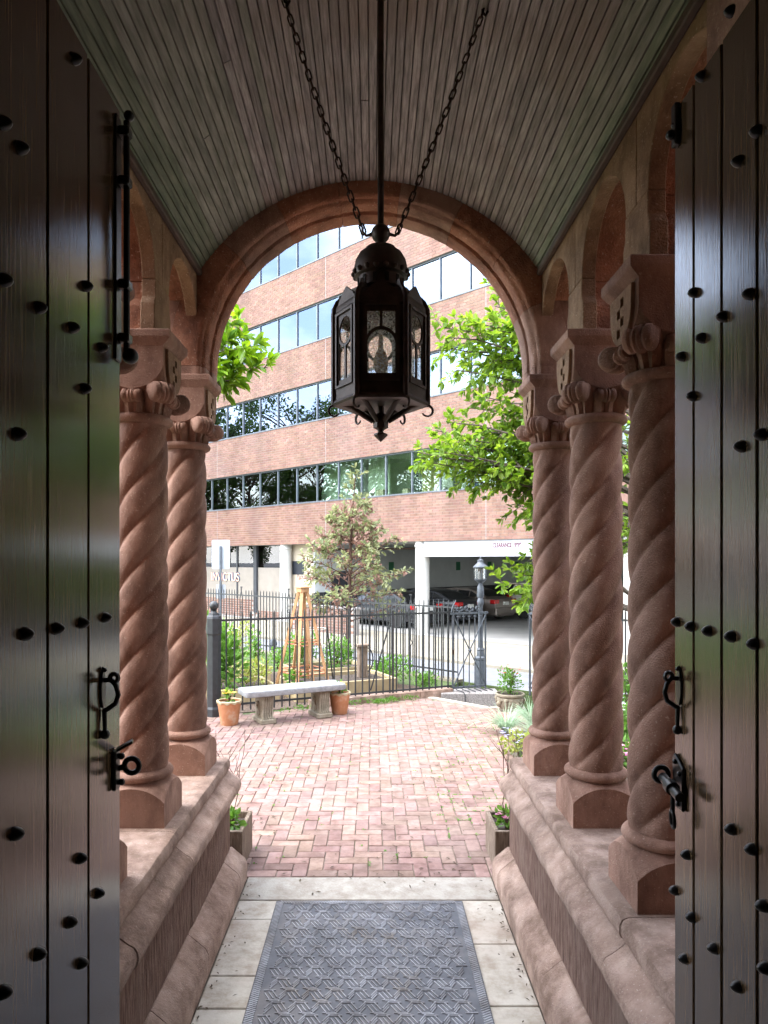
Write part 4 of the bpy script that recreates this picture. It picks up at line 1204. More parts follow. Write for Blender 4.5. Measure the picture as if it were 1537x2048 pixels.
for wi, (z0, z1) in enumerate(WIN):
    gm = m_glass_lo if wi == 0 else m_glass
    build('window_head', MB().box(XL, XR, .08, .18, z1 - .05, z1), m_frame, bld)
    build('window_sill', MB().box(XL, XR, -.03, .18, z0, z0 + .05), m_frame, bld)
    xs = sorted(mull)
    for xa, xb in zip(xs, xs[1:]):
        w = build('window', MB().box(xa + .025, xb - .025, .13, .136, z0 + .05, z1 - .05), gm, bld)
    for x in xs:
        build('mullion', MB().box(x - .025, x + .025, .08, .18, z0 + .05, z1 - .05), m_frame, bld)
    for (xa, xb) in ((XL, xs[0]), (xs[-1], XR)):
        build('window', MB().box(xa + .025, xb - .025, .13, .136, z0 + .05, z1 - .05), gm, bld)
        k = int((xb - xa) / MS)
        for i in range(1, k):
            x = xa + (xb - xa) * i / k
            build('mullion', MB().box(x - .025, x + .025, .08, .18, z0 + .05, z1 - .05), m_frame, bld)
    build('floor_slab', MB().box(XL, XR, .301, 9, z0 - .55, z0 - .2), m_slab, bld)
    build('back_wall', MB().box(XL, XR, 6.5 if wi else 2.75, 6.6, z0 - .2, z1 + .2), m_wallin, bld)
    build('office_ceiling', MB().box(XL, XR, .301, 9, z1 + .12, z1 + .2), m_slab, bld)
build('roof_slab', MB().box(XL, XR, .301, 12, 18.4, 18.7), m_slab, bld)
build('end_wall', MB().box(XL - .3, XL, 0, 12, 0, 19), m_brick, bld)
build('end_wall', MB().box(XR, XR + .3, 0, 12, 0, 19), m_brick, bld)
# what shows behind the glass of the lower rows
z0, z1 = WIN[0]
def room(xa, xb, y, mt, nm='partition', za=z0, zb=z1):
    return build(nm, MB().box(xa, xb, y, y + .06, za, zb + .1), mt, bld)
for x in (-15.2, -12.5, -9.5, -7.1, -4.6, .75):
    build('office_column', MB().box(x - .27, x + .27, .8, 1.3, z0 - .2, z1 + .1), m_white, bld)
room(-11.6, -10.1, 2.2, m_wallin); room(-8.2, -5.9, 1.8, m_wallin); room(-5.6, -4.2, 2.6, m_blind); room(-1.8, -.32, 2.4, m_yellow); room(3.5, 6.2, 1.2, m_blind)
room(-16.3, -14.8, 1.0, m_wallin); room(-13.5, -12.9, 1.0, m_blind); room(-12.0, -11.65, 1.0, m_wallin); room(-9.9, -8.3, 1.2, m_wallin); room(-3.9, -2.7, 1.4, m_wallin)  # pale partitions added to lighten the dark windows
for wi, spans in ((2, ((-.3, 5.6),)), (1, ((-13.2, -11.0), (2.4, 5.0))), (3, ((3.0, 6.0),))):
    a_, b_ = WIN[wi]
    for (xa, xb) in spans:
        build('blind', MB().box(xa, xb, .16, .18, a_ + .05, b_ - .05), m_blind, bld)
for x, w_, h_ in ((-13.9, .35, .3), (-12.1, .25, .5), (-9.0, .4, .22), (-7.6, .25, .3), (-6.4, .5, .2), (-3.5, .6, .25), (-2.6, .4, .3), (-1.2, .3, .25), (.3, .5, .2), (1.9, .6, .24)):
    build('desk_clutter', MB().box(x, x + w_, .5, .8, z0 + .0, z0 + .05 + h_), RND.choice((m_white, m_bframe, m_navy, m_tan)), bld, bevel=.02)
oc = MB()
oc.lathe([(.20, 0), (.23, .06), (.2, .10)], 14, (0, 0, .0)); oc.v = [(p[0], p[1] * .5, p[2]) for p in oc.v]
oc.add(*(lambda m: (m.v, m.f))(MB().plate([(-.24, 0), (.24, 0), (.27, .35), (.2, .55), (.1, .63), (-.1, .63), (-.2, .55), (-.27, .35)], [], lambda u, v, t: (u, t, v), -.05, .05)))
oc.add(*(lambda m: (m.v, m.f))(MB().plate([(-.1, .66), (.1, .66), (.13, .8), (.08, .9), (-.08, .9), (-.13, .8)], [], lambda u, v, t: (u, t, v), -.04, .04)))
oc.v = [(p[0] - .72, p[1] + .75, p[2] + z0 + .06) for p in oc.v]
build('office_chair', oc, m_bframe, bld)

# ground floor: round white columns, garage, shopfront
for x in (-16.0, -8.0, 0.0, 8.0):
    c = build('white_column', MB().lathe([(.29, 0), (.29, .06), (.265, .08), (.26, 3.26), (.285, 3.28), (.285, 3.34), (.27, 3.36), (.27, 3.479)], 28, (x, .29, 0)), m_white, bld, smooth=40)
bm2 = build('clearance_beam', MB().box(.27, 7.72, .05, .5, 2.92, 3.478), m_beam, bld)
build('soffit', MB().box(XL, XR, .02, 26, 3.48, 3.60), m_slab, bld)
build('garage_floor', MB().add([(XL, .0, .064), (XR, 0, .064), (XR, 26, -.02), (XL, 26, -.02)], [(0, 1, 2, 3)]), m_gar, bld, recalc=False)
build('side_wall', MB().box(-6.5, -6.4, .62, 26, 1.38, 3.479), m_garwall, bld)
build('side_wall_lower', MB().box(-6.5, -6.395, .62, 26, .0, 1.379), m_gdark, bld)  # lower part of the garage wall, coloured near black
build('rear_wall', MB().box(-6.39, XR, 26, 26.2, 0, 3.479), m_garwall, bld)
for y in (5.5, 8.15, 10.8, 13.7, 16.5, 19.2):
    build('stall_sign', MB().box(-6.394, -6.37, y - .17, y + .17, 2.25, 2.70), m_green, bld)
build('sprinkler_pipe', MB().tube([(-6.2, 1.4, 3.25), (-.4, 1.4, 3.25)], .04, 8), m_rust, bld)
lm = build('lamp_housing', MB().box(1.6, 2.2, 2.6, 2.85, 3.0, 3.12), m_white, bld)
build('lamp_tube', MB().box(1.64, 2.16, 2.62, 2.83, 2.975, 2.999), emit_mat('garage_lamp_glow', (1.0, 0.98, 0.9), 14.0), lm)
build('doorway', MB().box(-6.399, -6.38, 1.6, 2.9, .02, 2.3), m_bframe, bld)

def lettering(txt, width, height, fn, mat, name, parent, depth=.01, bold=0.0):
    cu = bpy.data.curves.new(name, 'FONT')
    cu.body = txt
    cu.extrude = .02
    cu.offset = bold
    ob = bpy.data.objects.new(name + '_src', cu)
    COL.objects.link(ob)
    dg = bpy.context.evaluated_depsgraph_get(); dg.update()
    me = bpy.data.meshes.new_from_object(ob.evaluated_get(dg))
    bpy.data.objects.remove(ob); bpy.data.curves.remove(cu)
    vs = np.array([v.co[:] for v in me.vertices])
    lo, hi = vs.min(0), vs.max(0)
    mb = MB().add([fn((v[0] - lo[0]) / (hi[0] - lo[0]) * width, (v[1] - lo[1]) / (hi[1] - lo[1]) * height, (v[2] - lo[2]) / max(hi[2] - lo[2], 1e-6) * depth) for v in vs], [tuple(p.vertices) for p in me.polygons])
    bpy.data.meshes.remove(me)
    return build(name, mb, mat, parent, recalc=False)
lettering('CLEARANCE', .74, .155, lambda u, v, t: (3.29 + u, .049 - t, 3.215 + v), m_letter, 'lettering', bm2, .006, .022)
lettering('9\'9"', .26, .155, lambda u, v, t: (4.13 + u, .049 - t, 3.215 + v), m_letter, 'lettering', bm2, .006, .022)

# shopfront set back between the columns
SY = .6
sf = build('shop_floor', MB().box(-30, -6.51, SY + .01, 12, -.05, .07), m_tan, bld)
for (xa, xb, za) in ((-30, -10.70, .91), (-10.58, -8.3, .42)):
    build('shop_base_wall', MB().box(xa, xb, SY - .06, SY + .06, 0, za), m_bmort, bld)
    n = int(za / BH)
    fb = MB()
    for r in range(n):
        x = max(xa, -17) + (BLEN / 2 if r % 2 else 0) + .16
        while x < xb - .16:
            fb.add([(p[0] + x, p[1] + SY - .0605, p[2] + (r + .5) * za / n) for p in bmb.v], bmb.f); x += BLEN
    o = build('base_bricks', fb, m_brick, bld, recalc=False); o['kind'] = 'stuff'
build('corner_post', MB().box(-10.72, -10.48, SY - .10, SY + .10, .3, 3.478), m_bframe, bld)
for x in (-12.15, -13.6, -15.05, -16.5, -8.35):
    build('shop_mullion', MB().box(x - .05, x + .05, SY - .04, SY + .05, .42 if x > -10 else .91, 3.478), m_bframe, bld)
for (xa, xb, za) in ((-18, -16.55, .91), (-16.45, -15.1, .91), (-15.0, -13.65, .91), (-13.55, -12.2, .91), (-12.1, -10.72, .91), (-10.48, -8.4, .42)):
    build('shop_window', MB().box(xa, xb, SY, SY + .008, za, 3.478), m_glass_sf, bld)
    build('frosted_band', MB().box(xa + .004, xb - .004, SY - .006, SY - .002, za + .004, 2.44), m_frost, bld)
wl = build('lobby_wall', MB().box(-8.3, -6.5, SY, SY + .1, 0, 3.478), m_tan, bld)
build('lobby_window', MB().box(-7.9, -7.1, SY - .02, SY - .002, 2.15, 2.75), m_bframe, wl)
lettering('Park Philly', .95, .2, lambda u, v, t: (-7.55 + u, SY - .004 - t, 1.95 + v), m_letter, 'lettering', wl, .006)
build('shop_back_wall', MB().box(-30, -6.52, 3.0, 3.1, .05, 3.478), m_tan, bld)
build('shop_band', MB().box(-12.6, -9.2, 2.9, 2.99, 2.48, 2.78), m_bframe, bld)
for x in (-13.6, -10.6, -8.9):
    build('pendant_panel', MB().box(x - .9, x + .9, 1.6, 1.8, 2.85, 3.4), m_white, bld)
ltr = lettering('INVICTUS', 2.42, .42, lambda u, v, t: (-14.42 + u, SY - .03 - t, 1.75 + v), m_sletter, 'lettering', bld, .012)
lettering('INVICTUS', 2.42, .42, lambda u, v, t: (-14.36 + u, SY - .015 - t, 1.77 + v), m_navy, 'lettering_shadow', ltr, .012)  # offset navy copy drawn as the letters' drop shadow
# low brick wall at the garage mouth
lw = thing('brick_planter_wall', (-2.0, 27.2, ST), 'low brick wall standing at the garage entrance behind the small tree', 'wall', rotz=math.atan2(-.698, .716))
build('core', MB().box(-1.6, 2.0, -.12, .12, 0, .98), m_bmort, lw)
fb = MB()
for r in range(9):
    x = -1.58 + (BLEN / 2 if r % 2 else 0) + .16
    while x < 1.9:
        fb.add([(p[0] + x, p[1] - .1205, p[2] + (r + .5) * .108) for p in bmb.v], bmb.f); x += BLEN
o = build('bricks', fb, m_brick, lw, recalc=False); o['kind'] = 'stuff'
build('coping', MB().box(-1.65, 2.05, -.16, .16, .98, 1.06), m_kerb, lw, bevel=.01)

# ------------------------------------------------------------------ cars in the garage
def car_mats(nm, col):
    return M(nm, [(0.3, tuple(c * .95 for c in col)), (0.7, col)], 1, rough=0.3, bump=0, coat=0.6, metal=0.35)
m_cglass = M('dark_car_glass', [(0.3, (0.012, 0.014, 0.016)), (0.7, (0.02, 0.022, 0.025))], 1, rough=0.08, bump=0, spec=0.8)
m_tyre = M('tyre_rubber', [(0.3, (0.012, 0.012, 0.012)), (0.7, (0.022, 0.022, 0.022))], 5, rough=0.85, bump=0)
m_rim = M('alloy_rim', [(0.3, (0.45, 0.46, 0.48)), (0.7, (0.6, 0.61, 0.63))], 5, rough=0.3, metal=0.8, bump=0)
m_tail = M('red_tail_lamp', [(0.3, (0.42, 0.012, 0.014)), (0.7, (0.55, 0.02, 0.02))], 5, rough=0.15, bump=0, coat=0.5)
m_head = M('clear_head_lamp', [(0.3, (0.55, 0.57, 0.6)), (0.7, (0.7, 0.72, 0.75))], 5, rough=0.1, bump=0)
m_plate = M('number_plate', [(0.3, (0.6, 0.62, 0.6)), (0.7, (0.7, 0.72, 0.7))], 5, rough=0.5, bump=0)
def make_car(loc, rotz, paint, label, suv=False):
    """local +x is the nose; lofted body, glasshouse, wheels, lamps"""
    t = thing('parked_car', loc, label, 'car', 'cars parked in the garage', rotz)
    L2 = 2.35 if not suv else 2.2
    if suv:
        top = [(-2.2, .82), (-2.16, 1.02), (-2.0, 1.08), (.95, 1.05), (1.4, 1.03), (2.0, .95), (2.2, .78)]
        roof = [(-2.08, 1.06), (-1.85, 1.55), (-1.5, 1.66), (-.2, 1.69), (.45, 1.63), (1.25, 1.06)]
        hw_, rw = .92, .74
    else:
        top = [(-2.38, .80), (-2.34, .98), (-2.1, 1.04), (-1.4, 1.03), (.8, .98), (1.3, .95), (2.1, .82), (2.36, .66)]
        roof = [(-1.95, 1.03), (-1.15, 1.36), (-.7, 1.44), (.0, 1.46), (.45, 1.40), (1.35, .97)]
        hw_, rw = .90, .66
    # body shell: side outline swept across with rounded flanks
    zs = .22
    secs = []
    for (x, z) in top:
        edge = 1.0 if abs(x) < L2 - .5 else .90
        w = hw_ * edge
        pts = []
        for (fy, fz) in ((.80, 0), (.97, .10), (1.0, .30), (1.0, .55), (.98, .80), (.92, .95), (.80, 1.0)):
            pts.append((fy * w, zs + (z - zs) * fz))
        secs.append((x, pts))
    vs, fs = [], []
    for (x, pts) in secs:
        for (y, z) in pts:
            vs.append((x, -y, z))
        for (y, z) in reversed(pts):
            vs.append((x, y, z))
    m_ = 14
    for i in range(len(secs) - 1):
        for q in range(m_):
            q2 = (q + 1) % m_
            fs.append((i * m_ + q, i * m_ + q2, (i + 1) * m_ + q2, (i + 1) * m_ + q))
    fs.append(tuple(range(m_))); fs.append(tuple((len(secs) - 1) * m_ + q for q in range(m_)))
    bo = build('body', MB().add(vs, fs), paint, t, smooth=40)
    # glasshouse
    vs, fs = [], []
    for i, (x, z) in enumerate(roof):
        f_ = (z - 1.0) / (.46 if not suv else .66)
        y = hw_ * .93 + (rw - hw_ * .93) * max(0, min(1, f_))
        vs += [(x, -y, z), (x, -y * .8, z + .012), (x, y * .8, z + .012), (x, y, z)]
    for i in range(len(roof) - 1):
        for q in range(3):
            fs.append((i * 4 + q, i * 4 + q + 1, i * 4 + 5 + q, i * 4 + 4 + q))
    for s_ in (0, 3):
        fs.append(tuple(i * 4 + s_ for i in range(len(roof))))
    build('roof', MB().add(vs, fs), paint, t, smooth=40)
    # window glass: windscreen, rear window and side windows lie just proud of the cabin
    def quad(nm, pts):
        build(nm, MB().add(pts, [tuple(range(len(pts)))]), m_cglass, t)
    def cab(i, q, s_, lift=.006):
        (xa, za), (xb, zb_) = roof[i], roof[i + 1]
        x, z = xa + (xb - xa) * q, za + (zb_ - za) * q
        f_ = (z - 1.0) / (.46 if not suv else .66)
        y = hw_ * .93 + (rw - hw_ * .93) * max(0, min(1, f_))
        return x, y * s_, z
    for nm, i in (('rear_window', 0), ('windscreen', len(roof) - 2)):
        q0, q1 = .12, .9
        a_ = cab(i, q0, .82); b_ = cab(i, q1, .8)
        nx_ = -.012 if i == 0 else .012
        quad(nm, [(a_[0] + nx_, -a_[1], a_[2] + .022), (a_[0] + nx_, a_[1], a_[2] + .022), (b_[0] + nx_, b_[1], b_[2] + .022), (b_[0] + nx_, -b_[1], b_[2] + .022)])
    for s_ in (-1, 1):
        lo_z = 1.06 if not suv else 1.10
        hi = (1.36 if not suv else 1.56)
        def yy(z):
            f_ = (z - 1.0) / (.46 if not suv else .66)
            return s_ * (hw_ * .93 + (rw - hw_ * .93) * max(0, min(1, f_)) + .006)
        if suv:
            wins = (((-1.95, lo_z), (-1.82, hi - .04), (-1.05, hi), (-1.05, lo_z)), ((-.98, lo_z), (-.98, hi), (-.1, hi), (-.1, lo_z)), ((-.02, lo_z), (-.02, hi), (.42, hi - .03), (1.05, lo_z)))
        else:
            wins = (((-1.55, lo_z + .02), (-1.05, hi - .06), (-.95, hi - .04), (-.95, lo_z)), ((-.9, lo_z), (-.9, hi - .02), (-.25, hi), (-.2, lo_z)), ((-.13, lo_z), (-.18, hi), (.38, hi - .04), (1.05, lo_z)))
        for wpts in wins:
            quad('side_window', [(x, yy(z), z) for (x, z) in wpts])
        for x in (-1.42 if not suv else -1.32, 1.42 if not suv else 1.35):
            R_ = .33 if not suv else .36
            def wl_(prof, nm, mt_, par):
                m1 = MB().lathe(prof, 22)
                return build(nm, MB().add([(x + p[0], s_ * (hw_ - .10 + p[2]), R_ + p[1]) for p in m1.v], m1.f), mt_, par, smooth=40)
            wh = wl_([(R_ * .66, -.10), (R_ * .95, -.10), (R_, -.07), (R_, .09), (R_ * .95, .115), (R_ * .66, .115)], 'wheel', m_tyre, t)
            wl_([(.02, .07), (R_ * .25, .10), (R_ * .3, .085), (R_ * .62, .09), (R_ * .67, .112), (R_ * .67, .0)], 'rim', m_rim, wh)
            for k in range(5):
                an = 2 * PI * k / 5 + .3
                build('rim_gap', MB().add([(x + r * math.cos(an + w), s_ * (hw_ + .012), R_ + r * math.sin(an + w)) for (r, w) in ((R_ * .32, -.25), (R_ * .6, -.38), (R_ * .6, .38), (R_ * .32, .25))], [(0, 1, 2, 3)]), m_tyre, wh)
        # wheel arches
            ar = MB().plate([(x + (R_ + .07) * math.cos(a__), R_ + (R_ + .07) * math.sin(a__)) for a__ in [PI * i / 14 for i in range(15)]], [], lambda u, v, q: (u, s_ * (hw_ + .004 + q), v), -.03, .0)
            build('wheel_arch', ar, m_tyre, t)
        if suv:
            build('tail_lamp', MB().box(-2.215, -2.02, *sorted((s_ * .72, s_ * .925)), .92, 1.10), m_tail, t, bevel=.02)
        else:
            build('tail_lamp', MB().box(-2.395, -2.12, *sorted((s_ * .50, s_ * .875)), .78, .97), m_tail, t, bevel=.03)
        build('head_lamp', MB().box(L2 - .28, L2 - .02, *sorted((s_ * .50, s_ * .83)), .60, .74), m_head, t, bevel=.03)
        build('mirror', MB().ball((.85, s_ * (hw_ + .08), 1.02), .09, 10, 6, (1, .9, .8)), paint, t, smooth=50)
    build('rear_bumper', MB().box(-L2 - .08, -L2 + .2, -hw_ * .9, hw_ * .9, .26, .62), paint, t, bevel=.05)
    build('front_bumper', MB().box(L2 - .2, L2 + .06, -hw_ * .9, hw_ * .9, .22, .55), paint, t, bevel=.05)
    build('number_plate', MB().box(-L2 - .095, -L2 - .02, -.17, .17, .72 if not suv else .7, .86 if not suv else .85), m_plate, t)
    return t
RB = math.atan2(-.698, .716)
def bl_(lx, ly, lz=.05):
    return (1.63 + .716 * lx + .698 * ly, 26.0 - .698 * lx + .716 * ly, ST + lz)
make_car(bl_(-3.65, 2.2), RB + PI, car_mats('black_car_paint', (0.015, 0.016, 0.02)), 'black sedan nearest the garage mouth, mostly behind the fence and white column')
make_car(bl_(-3.60, 4.9), RB + PI, car_mats('dark_grey_car_paint', (0.035, 0.038, 0.045)), 'dark grey sedan to the right of the white garage column')
make_car(bl_(-3.55, 7.5), RB + PI, car_mats('bronze_car_paint', (0.20, 0.17, 0.15)), 'bronze sedan showing a red tail lamp beside the lamp post')
make_car(bl_(.15, 9.8), RB, car_mats('white_car_paint', (0.72, 0.71, 0.66)), 'white sport utility car at the right of the garage', True)
# ------------------------------------------------------------------ iron fences, gate, lamp post
def openwork(mb, p, dx, dy, z0, z1, hw_=.05):
    """openwork standard between two uprights in the fence plane"""
    q = lambda u, z: (p[0] + dx * u, p[1] + dy * u, z)
    for u in (-hw_, hw_):
        mb.bar(q(u, z0), q(u, z1 - .22), .018)
    mb.bar(q(-hw_, z1 - .22), q(0, z1 - .06), .016); mb.bar(q(hw_, z1 - .22), q(0, z1 - .06), .016)
    mb.bar(q(0, z1 - .07), q(0, z1 + .03), .022); mb.bar(q(-.03, z1 + .03), q(.03, z1 + .03), .022)
    for z in (z1 - .34, z1 - .56):
        mb.bar(q(-hw_, z), q(hw_, z), .012); mb.bar(q(0, z - .06), q(0, z + .06), .010)
    mb.tube([q(.034 * math.cos(t), z1 - .45 + .034 * math.sin(t)) for t in [2 * PI * i / 14 for i in range(14)]], .009, 6, True)
    zz = z1 - .84
    for (a_, b_) in (((0, .06), (.035, 0)), ((.035, 0), (0, -.06)), ((0, -.06), (-.035, 0)), ((-.035, 0), (0, .06))):
        mb.bar(q(a_[0], zz + a_[1]), q(b_[0], zz + b_[1]), .010)
    mb.bar(q(0, z1 - .62), q(0, zz + .06), .010); mb.bar(q(0, zz - .06), q(0, z0), .010)
def picket_mesh(h, w, mat, nm):
    a = w / 2
    mb = MB().add([(-a, -a, 0), (a, -a, 0), (a, a, 0), (-a, a, 0), (-a, -a, h - .05), (a, -a, h - .05), (a, a, h - .05), (-a, a, h - .05), (0, 0, h)],
                  [(0, 1, 2, 3), (0, 1, 5, 4), (1, 2, 6, 5), (2, 3, 7, 6), (3, 0, 4, 7), (4, 5, 8), (5, 6, 8), (6, 7, 8), (7, 4, 8)])
    me = mesh_of(mb, nm); me.materials.append(mat)
    return me
def fence(p, q, label, top_rail, low_rail, h, z0, spacing, mat, w=.017, posts=(), skip=()):
    p, q = Vector((*p, 0)), Vector((*q, 0))
    t = thing('iron_fence', (p.x, p.y, z0), label, 'fence', 'iron fences around the garden')
    d = (q - p); ln_ = d.length; d.normalize()
    me = picket_mesh(h - z0, w, mat, 'picket')
    for z in (top_rail, low_rail):
        build('rail', MB().bar(p + Vector((0, 0, z)), q + Vector((0, 0, z)), .014, .028), mat, t, True)
    s = spacing * .7
    while s < ln_ - .03:
        if not any(abs(s - a) < .085 for a in posts):
            inst('picket', me, d * s, t, (0, 0, math.atan2(d.y, d.x)))
        s += spacing
    for a in posts:
        mb = MB()
        c = p + d * a
        openwork(mb, (c.x, c.y), d.x, d.y, z0, h + .02)
        build('openwork_post', mb, mat, t, True)
    return t
FA, FB = (-2.12, 9.47), (1.22, 10.99)
ff = fence((-2.04, 9.506), FB, 'black iron picket fence behind the bench and pots', 1.27, .13, 1.40, .04, .111, m_fence, .018)
e = Vector((FB[0] - FA[0], FB[1] - FA[1], 0)).normalized()
mv = Vector((-e.y, e.x, 0))
def G(s, m, z=0.0):
    """garden frame: s along the front fence, m behind it"""
    return Vector((FA[0], FA[1], 0)) + e * s + mv * m + Vector((0, 0, z))
build('post', MB().bar(G(2.66, 0, .03), G(2.66, 0, 1.32), .03), m_fence, ff, True)
for s0, s1 in ((1.62, 1.85), (2.62, 2.44)):
    build('brace', MB().bar(G(s0, .02, 1.15), G(s1, .32, .1), .016), m_fence, ff, True)
kb2 = thing('fence_kerb', tuple(G(2.4, 0)), 'low brown stone kerb under the iron picket fence', 'kerb')
for i in range(4):
    a_, b_ = G(1.35 + i * .58 + .004, -.06), G(1.35 + (i + 1) * .58 - .004, -.06)
    pts = [a_, b_, b_ + mv * .14, a_ + mv * .14]
    build('kerb_stone', MB().plate([(v.x, v.y) for v in pts], [], lambda x, y, t: (x, y, t), -.1, .10), m_stone_worn, kb2, True, bevel=.008)
# stout corner post with ball finial
cp = thing('fence_post', (FA[0], FA[1], 0), 'stout black post with a ball finial at the left end of the fence', 'post', rotz=math.atan2(e.y, e.x))
vs, fs = [], []
pr = [(.085, 0), (.085, .10), (.075, .13), (.075, 1.08), (.083, 1.10), (.083, 1.30), (.075, 1.33), (.060, 1.345), (.055, 1.37)]
build('shaft', MB().lathe([(r * 1.25, z) for r, z in pr], 8, ph=PI / 8), m_fence, cp)
build('neck', MB().lathe([(.05, 1.37), (.036, 1.39), (.034, 1.405), (.05, 1.415)], 16), m_fence, cp, smooth=40)
build('ball', MB().ball((0, 0, 1.47), .062, 18, 12), m_fence, cp, smooth=60)
build('emblem', MB().plate([(0, 1.20), (.03, 1.235), (.022, 1.255), (0, 1.243), (-.022, 1.255), (-.03, 1.235)], [], lambda u, v, t: (u, -.078 - t, v), 0, .012), m_fence_grey, cp)
back = fence((1.45, 12.15), (1.45 + UX * 13, 12.15 + UY * 13), 'black iron street fence at the back of the garden beds', 1.26, .16, 1.40, .02, .112, m_fence, .015, posts=(1.06, 2.81, 4.56, 6.31, 8.06, 9.81))
bk = thing('garden_kerb', (1.5, 12.1, ST), 'pale stone kerb under the street fence', 'kerb')
for i in range(12):
    t0 = i * 1.1
    a_, b_ = Vector((1.5 + UX * t0, 12.22 + UY * t0, 0)), Vector((1.5 + UX * (t0 + 1.092), 12.22 + UY * (t0 + 1.092), 0))
    nn = Vector((NX, NY, 0)) * .1
    build('kerb_stone', MB().plate([(v.x, v.y) for v in (a_ - nn, b_ - nn, b_ + nn, a_ + nn)], [], lambda x, y, t: (x, y, t), ST - .05, .02), m_conc, bk, True)
rfence = fence((2.98, 10.40), (2.98 - UX * 6, 10.40 - UY * 6), 'iron picket fence beyond the flower bed, seen between the right columns', 1.24, .14, 1.40, .02, .112, m_fence, .017)

def spiral(c, r0, r1, a0, turns, n=22):
    return [(c[0] + (r0 + (r1 - r0) * i / n) * math.cos(a0 + turns * 2 * PI * i / n), c[1] + (r0 + (r1 - r0) * i / n) * math.sin(a0 + turns * 2 * PI * i / n)) for i in range(n + 1)]
def gate(p, q, label, bottom=True):
    p, q = Vector((*p, 0)), Vector((*q, 0))
    d = q - p; W = d.length; d.normalize(); f_ = Vector((d.y, -d.x, 0))
    t = thing('iron_gate', p, label, 'gate', 'pair of garden gates')
    P = lambda u, z, o=0.0: p + d * u + f_ * o + Vector((0, 0, z))
    build('rail', MB().bar(P(-.02, 1.25), P(W + .03, 1.25), .03, .03), m_fence_grey, t, True)
    build('rail', MB().bar(P(0, .10), P(W, .10), .022, .03), m_fence_grey, t, True)
    for u in (.012, W - .012):
        build('stile', MB().bar(P(u, -.02), P(u, 1.25), .026), m_fence_grey, t, True)
    for i in range(1, 6):
        u = W * i / 6
        build('bar', MB().bar(P(u, .10), P(u, 1.24), .016), m_fence_grey, t, True)
    for (u0, u1) in ((.01, W - .01), (W - .01, .01)):
        build('brace', MB().bar(P(u0, .11, .014), P(u1, 1.23, .014), .018, .012), m_fence_grey, t, True)
    build('boss', MB().ball(P(W / 2, .67, .018), .028, 10, 8), m_fence_grey, t, True, smooth=60)
    for (u, r, fl, hgt) in ((.07, .052, 1, .07), (.17, .038, -1, .055), (.26, .045, 1, .06), (.36, .036, -1, .05), (.46, .042, 1, .055)):
        if u > W - .04:
            continue
        pts = spiral((u, 1.268 + hgt), r * .25, r, PI / 2, 1.6 * fl)
        pts += [(u + fl * r * .9, 1.268 + hgt - r * 1.0), (u + fl * r * 1.5, 1.27)]
        build('scroll', MB().tube([P(a, b) for a, b in pts], .0065, 6), m_fence_grey, t, True, smooth=60)
    pts = [(-.01 + .05 * (1 - math.cos(i / 10 * 2.2)), 1.27 + .19 * i / 10) for i in range(11)]
    build('scroll', MB().tube([P(a - .0, b) for a, b in pts], [.011 - .0004 * i for i in range(11)], 6), m_fence_grey, t, True, smooth=60)
    for i in range(1, 6):
        build('collar', MB().ball(P(W * i / 6, 1.20), .018, 8, 6, (1.4, 1.2, .7)), m_fence_grey, t, True, smooth=60)
    if bottom:
        for i in range(6):
            u = W * (i + .4) / 6
            build('foot_bar', MB().tube([P(u, .10), P(u + .02, .075, .05), P(u + .05, .06, .20), P(u + .05, .02, .235), P(u + .05, -.25, .24)], .008, 6), m_fence, t, True, smooth=60)
    return t
g1 = gate((1.225, 10.96), (1.79, 11.21), 'open iron gate leaf with a cross brace and scrolls at the fence end')
build('padlock', MB().box(.0, .03, -.03, -.01, .62, .70), m_rust, g1, bevel=.005)
gate((2.43, 11.02), (2.92, 10.50), 'open iron gate leaf half hidden behind the right-hand columns', False)

lp = thing('lamp_post', (1.83, 12.05, ST), 'grey lamp post with a glass lantern behind the open gate', 'lamp post')
o0 = (0, 0, -ST)
build('pedestal', MB().lathe([(.12, ST), (.12, ST + .1), (.092, ST + .12), (.088, .38), (.10, .40), (.10, .43), (.07, .45), (.062, .54), (.07, .56), (.055, .59)], 8, o0, PI / 8), m_fence_grey, lp)
build('shaft', MB().lathe([(.044, .58), (.038, 1.30), (.05, 1.32), (.062, 1.37), (.05, 1.41), (.045, 1.43), (.062, 1.47), (.058, 1.62), (.035, 1.67), (.04, 1.70)], 12, o0), m_fence_grey, lp, smooth=35)
lt = build('lantern_cup', MB().lathe([(.04, 1.69), (.07, 1.715), (.105, 1.74), (.112, 1.755), (.10, 1.76)], 20, o0), m_fence_grey, lp, smooth=40)
build('lantern_glass', MB().lathe([(.103, 1.755), (.106, 1.94)], 20, o0), glass_mat('street_lamp_glass', (.72, .76, .8), .2, .1, bump=.3), lt)
for k in range(8):
    an = 2 * PI * k / 8
    build('glazing_bar', MB().bar((.108 * math.cos(an), .108 * math.sin(an), -ST + 1.755), (.108 * math.cos(an), .108 * math.sin(an), -ST + 1.94), .010), m_fence_grey, lt)
build('lantern_bulb', MB().lathe([(.03, 1.76), (.045, 1.80), (.045, 1.86), (.02, 1.9)], 12, o0), m_white, lt, smooth=50)
build('lantern_cap', MB().lathe([(.11, 1.94), (.128, 1.945), (.13, 1.965), (.105, 1.985), (.075, 2.01), (.055, 2.035), (.052, 2.06), (.06, 2.065), (.058, 2.08), (.02, 2.092), (.014, 2.10), (.018, 2.115), (.002, 2.13)], 20, o0), m_fence_grey, lp, smooth=35)

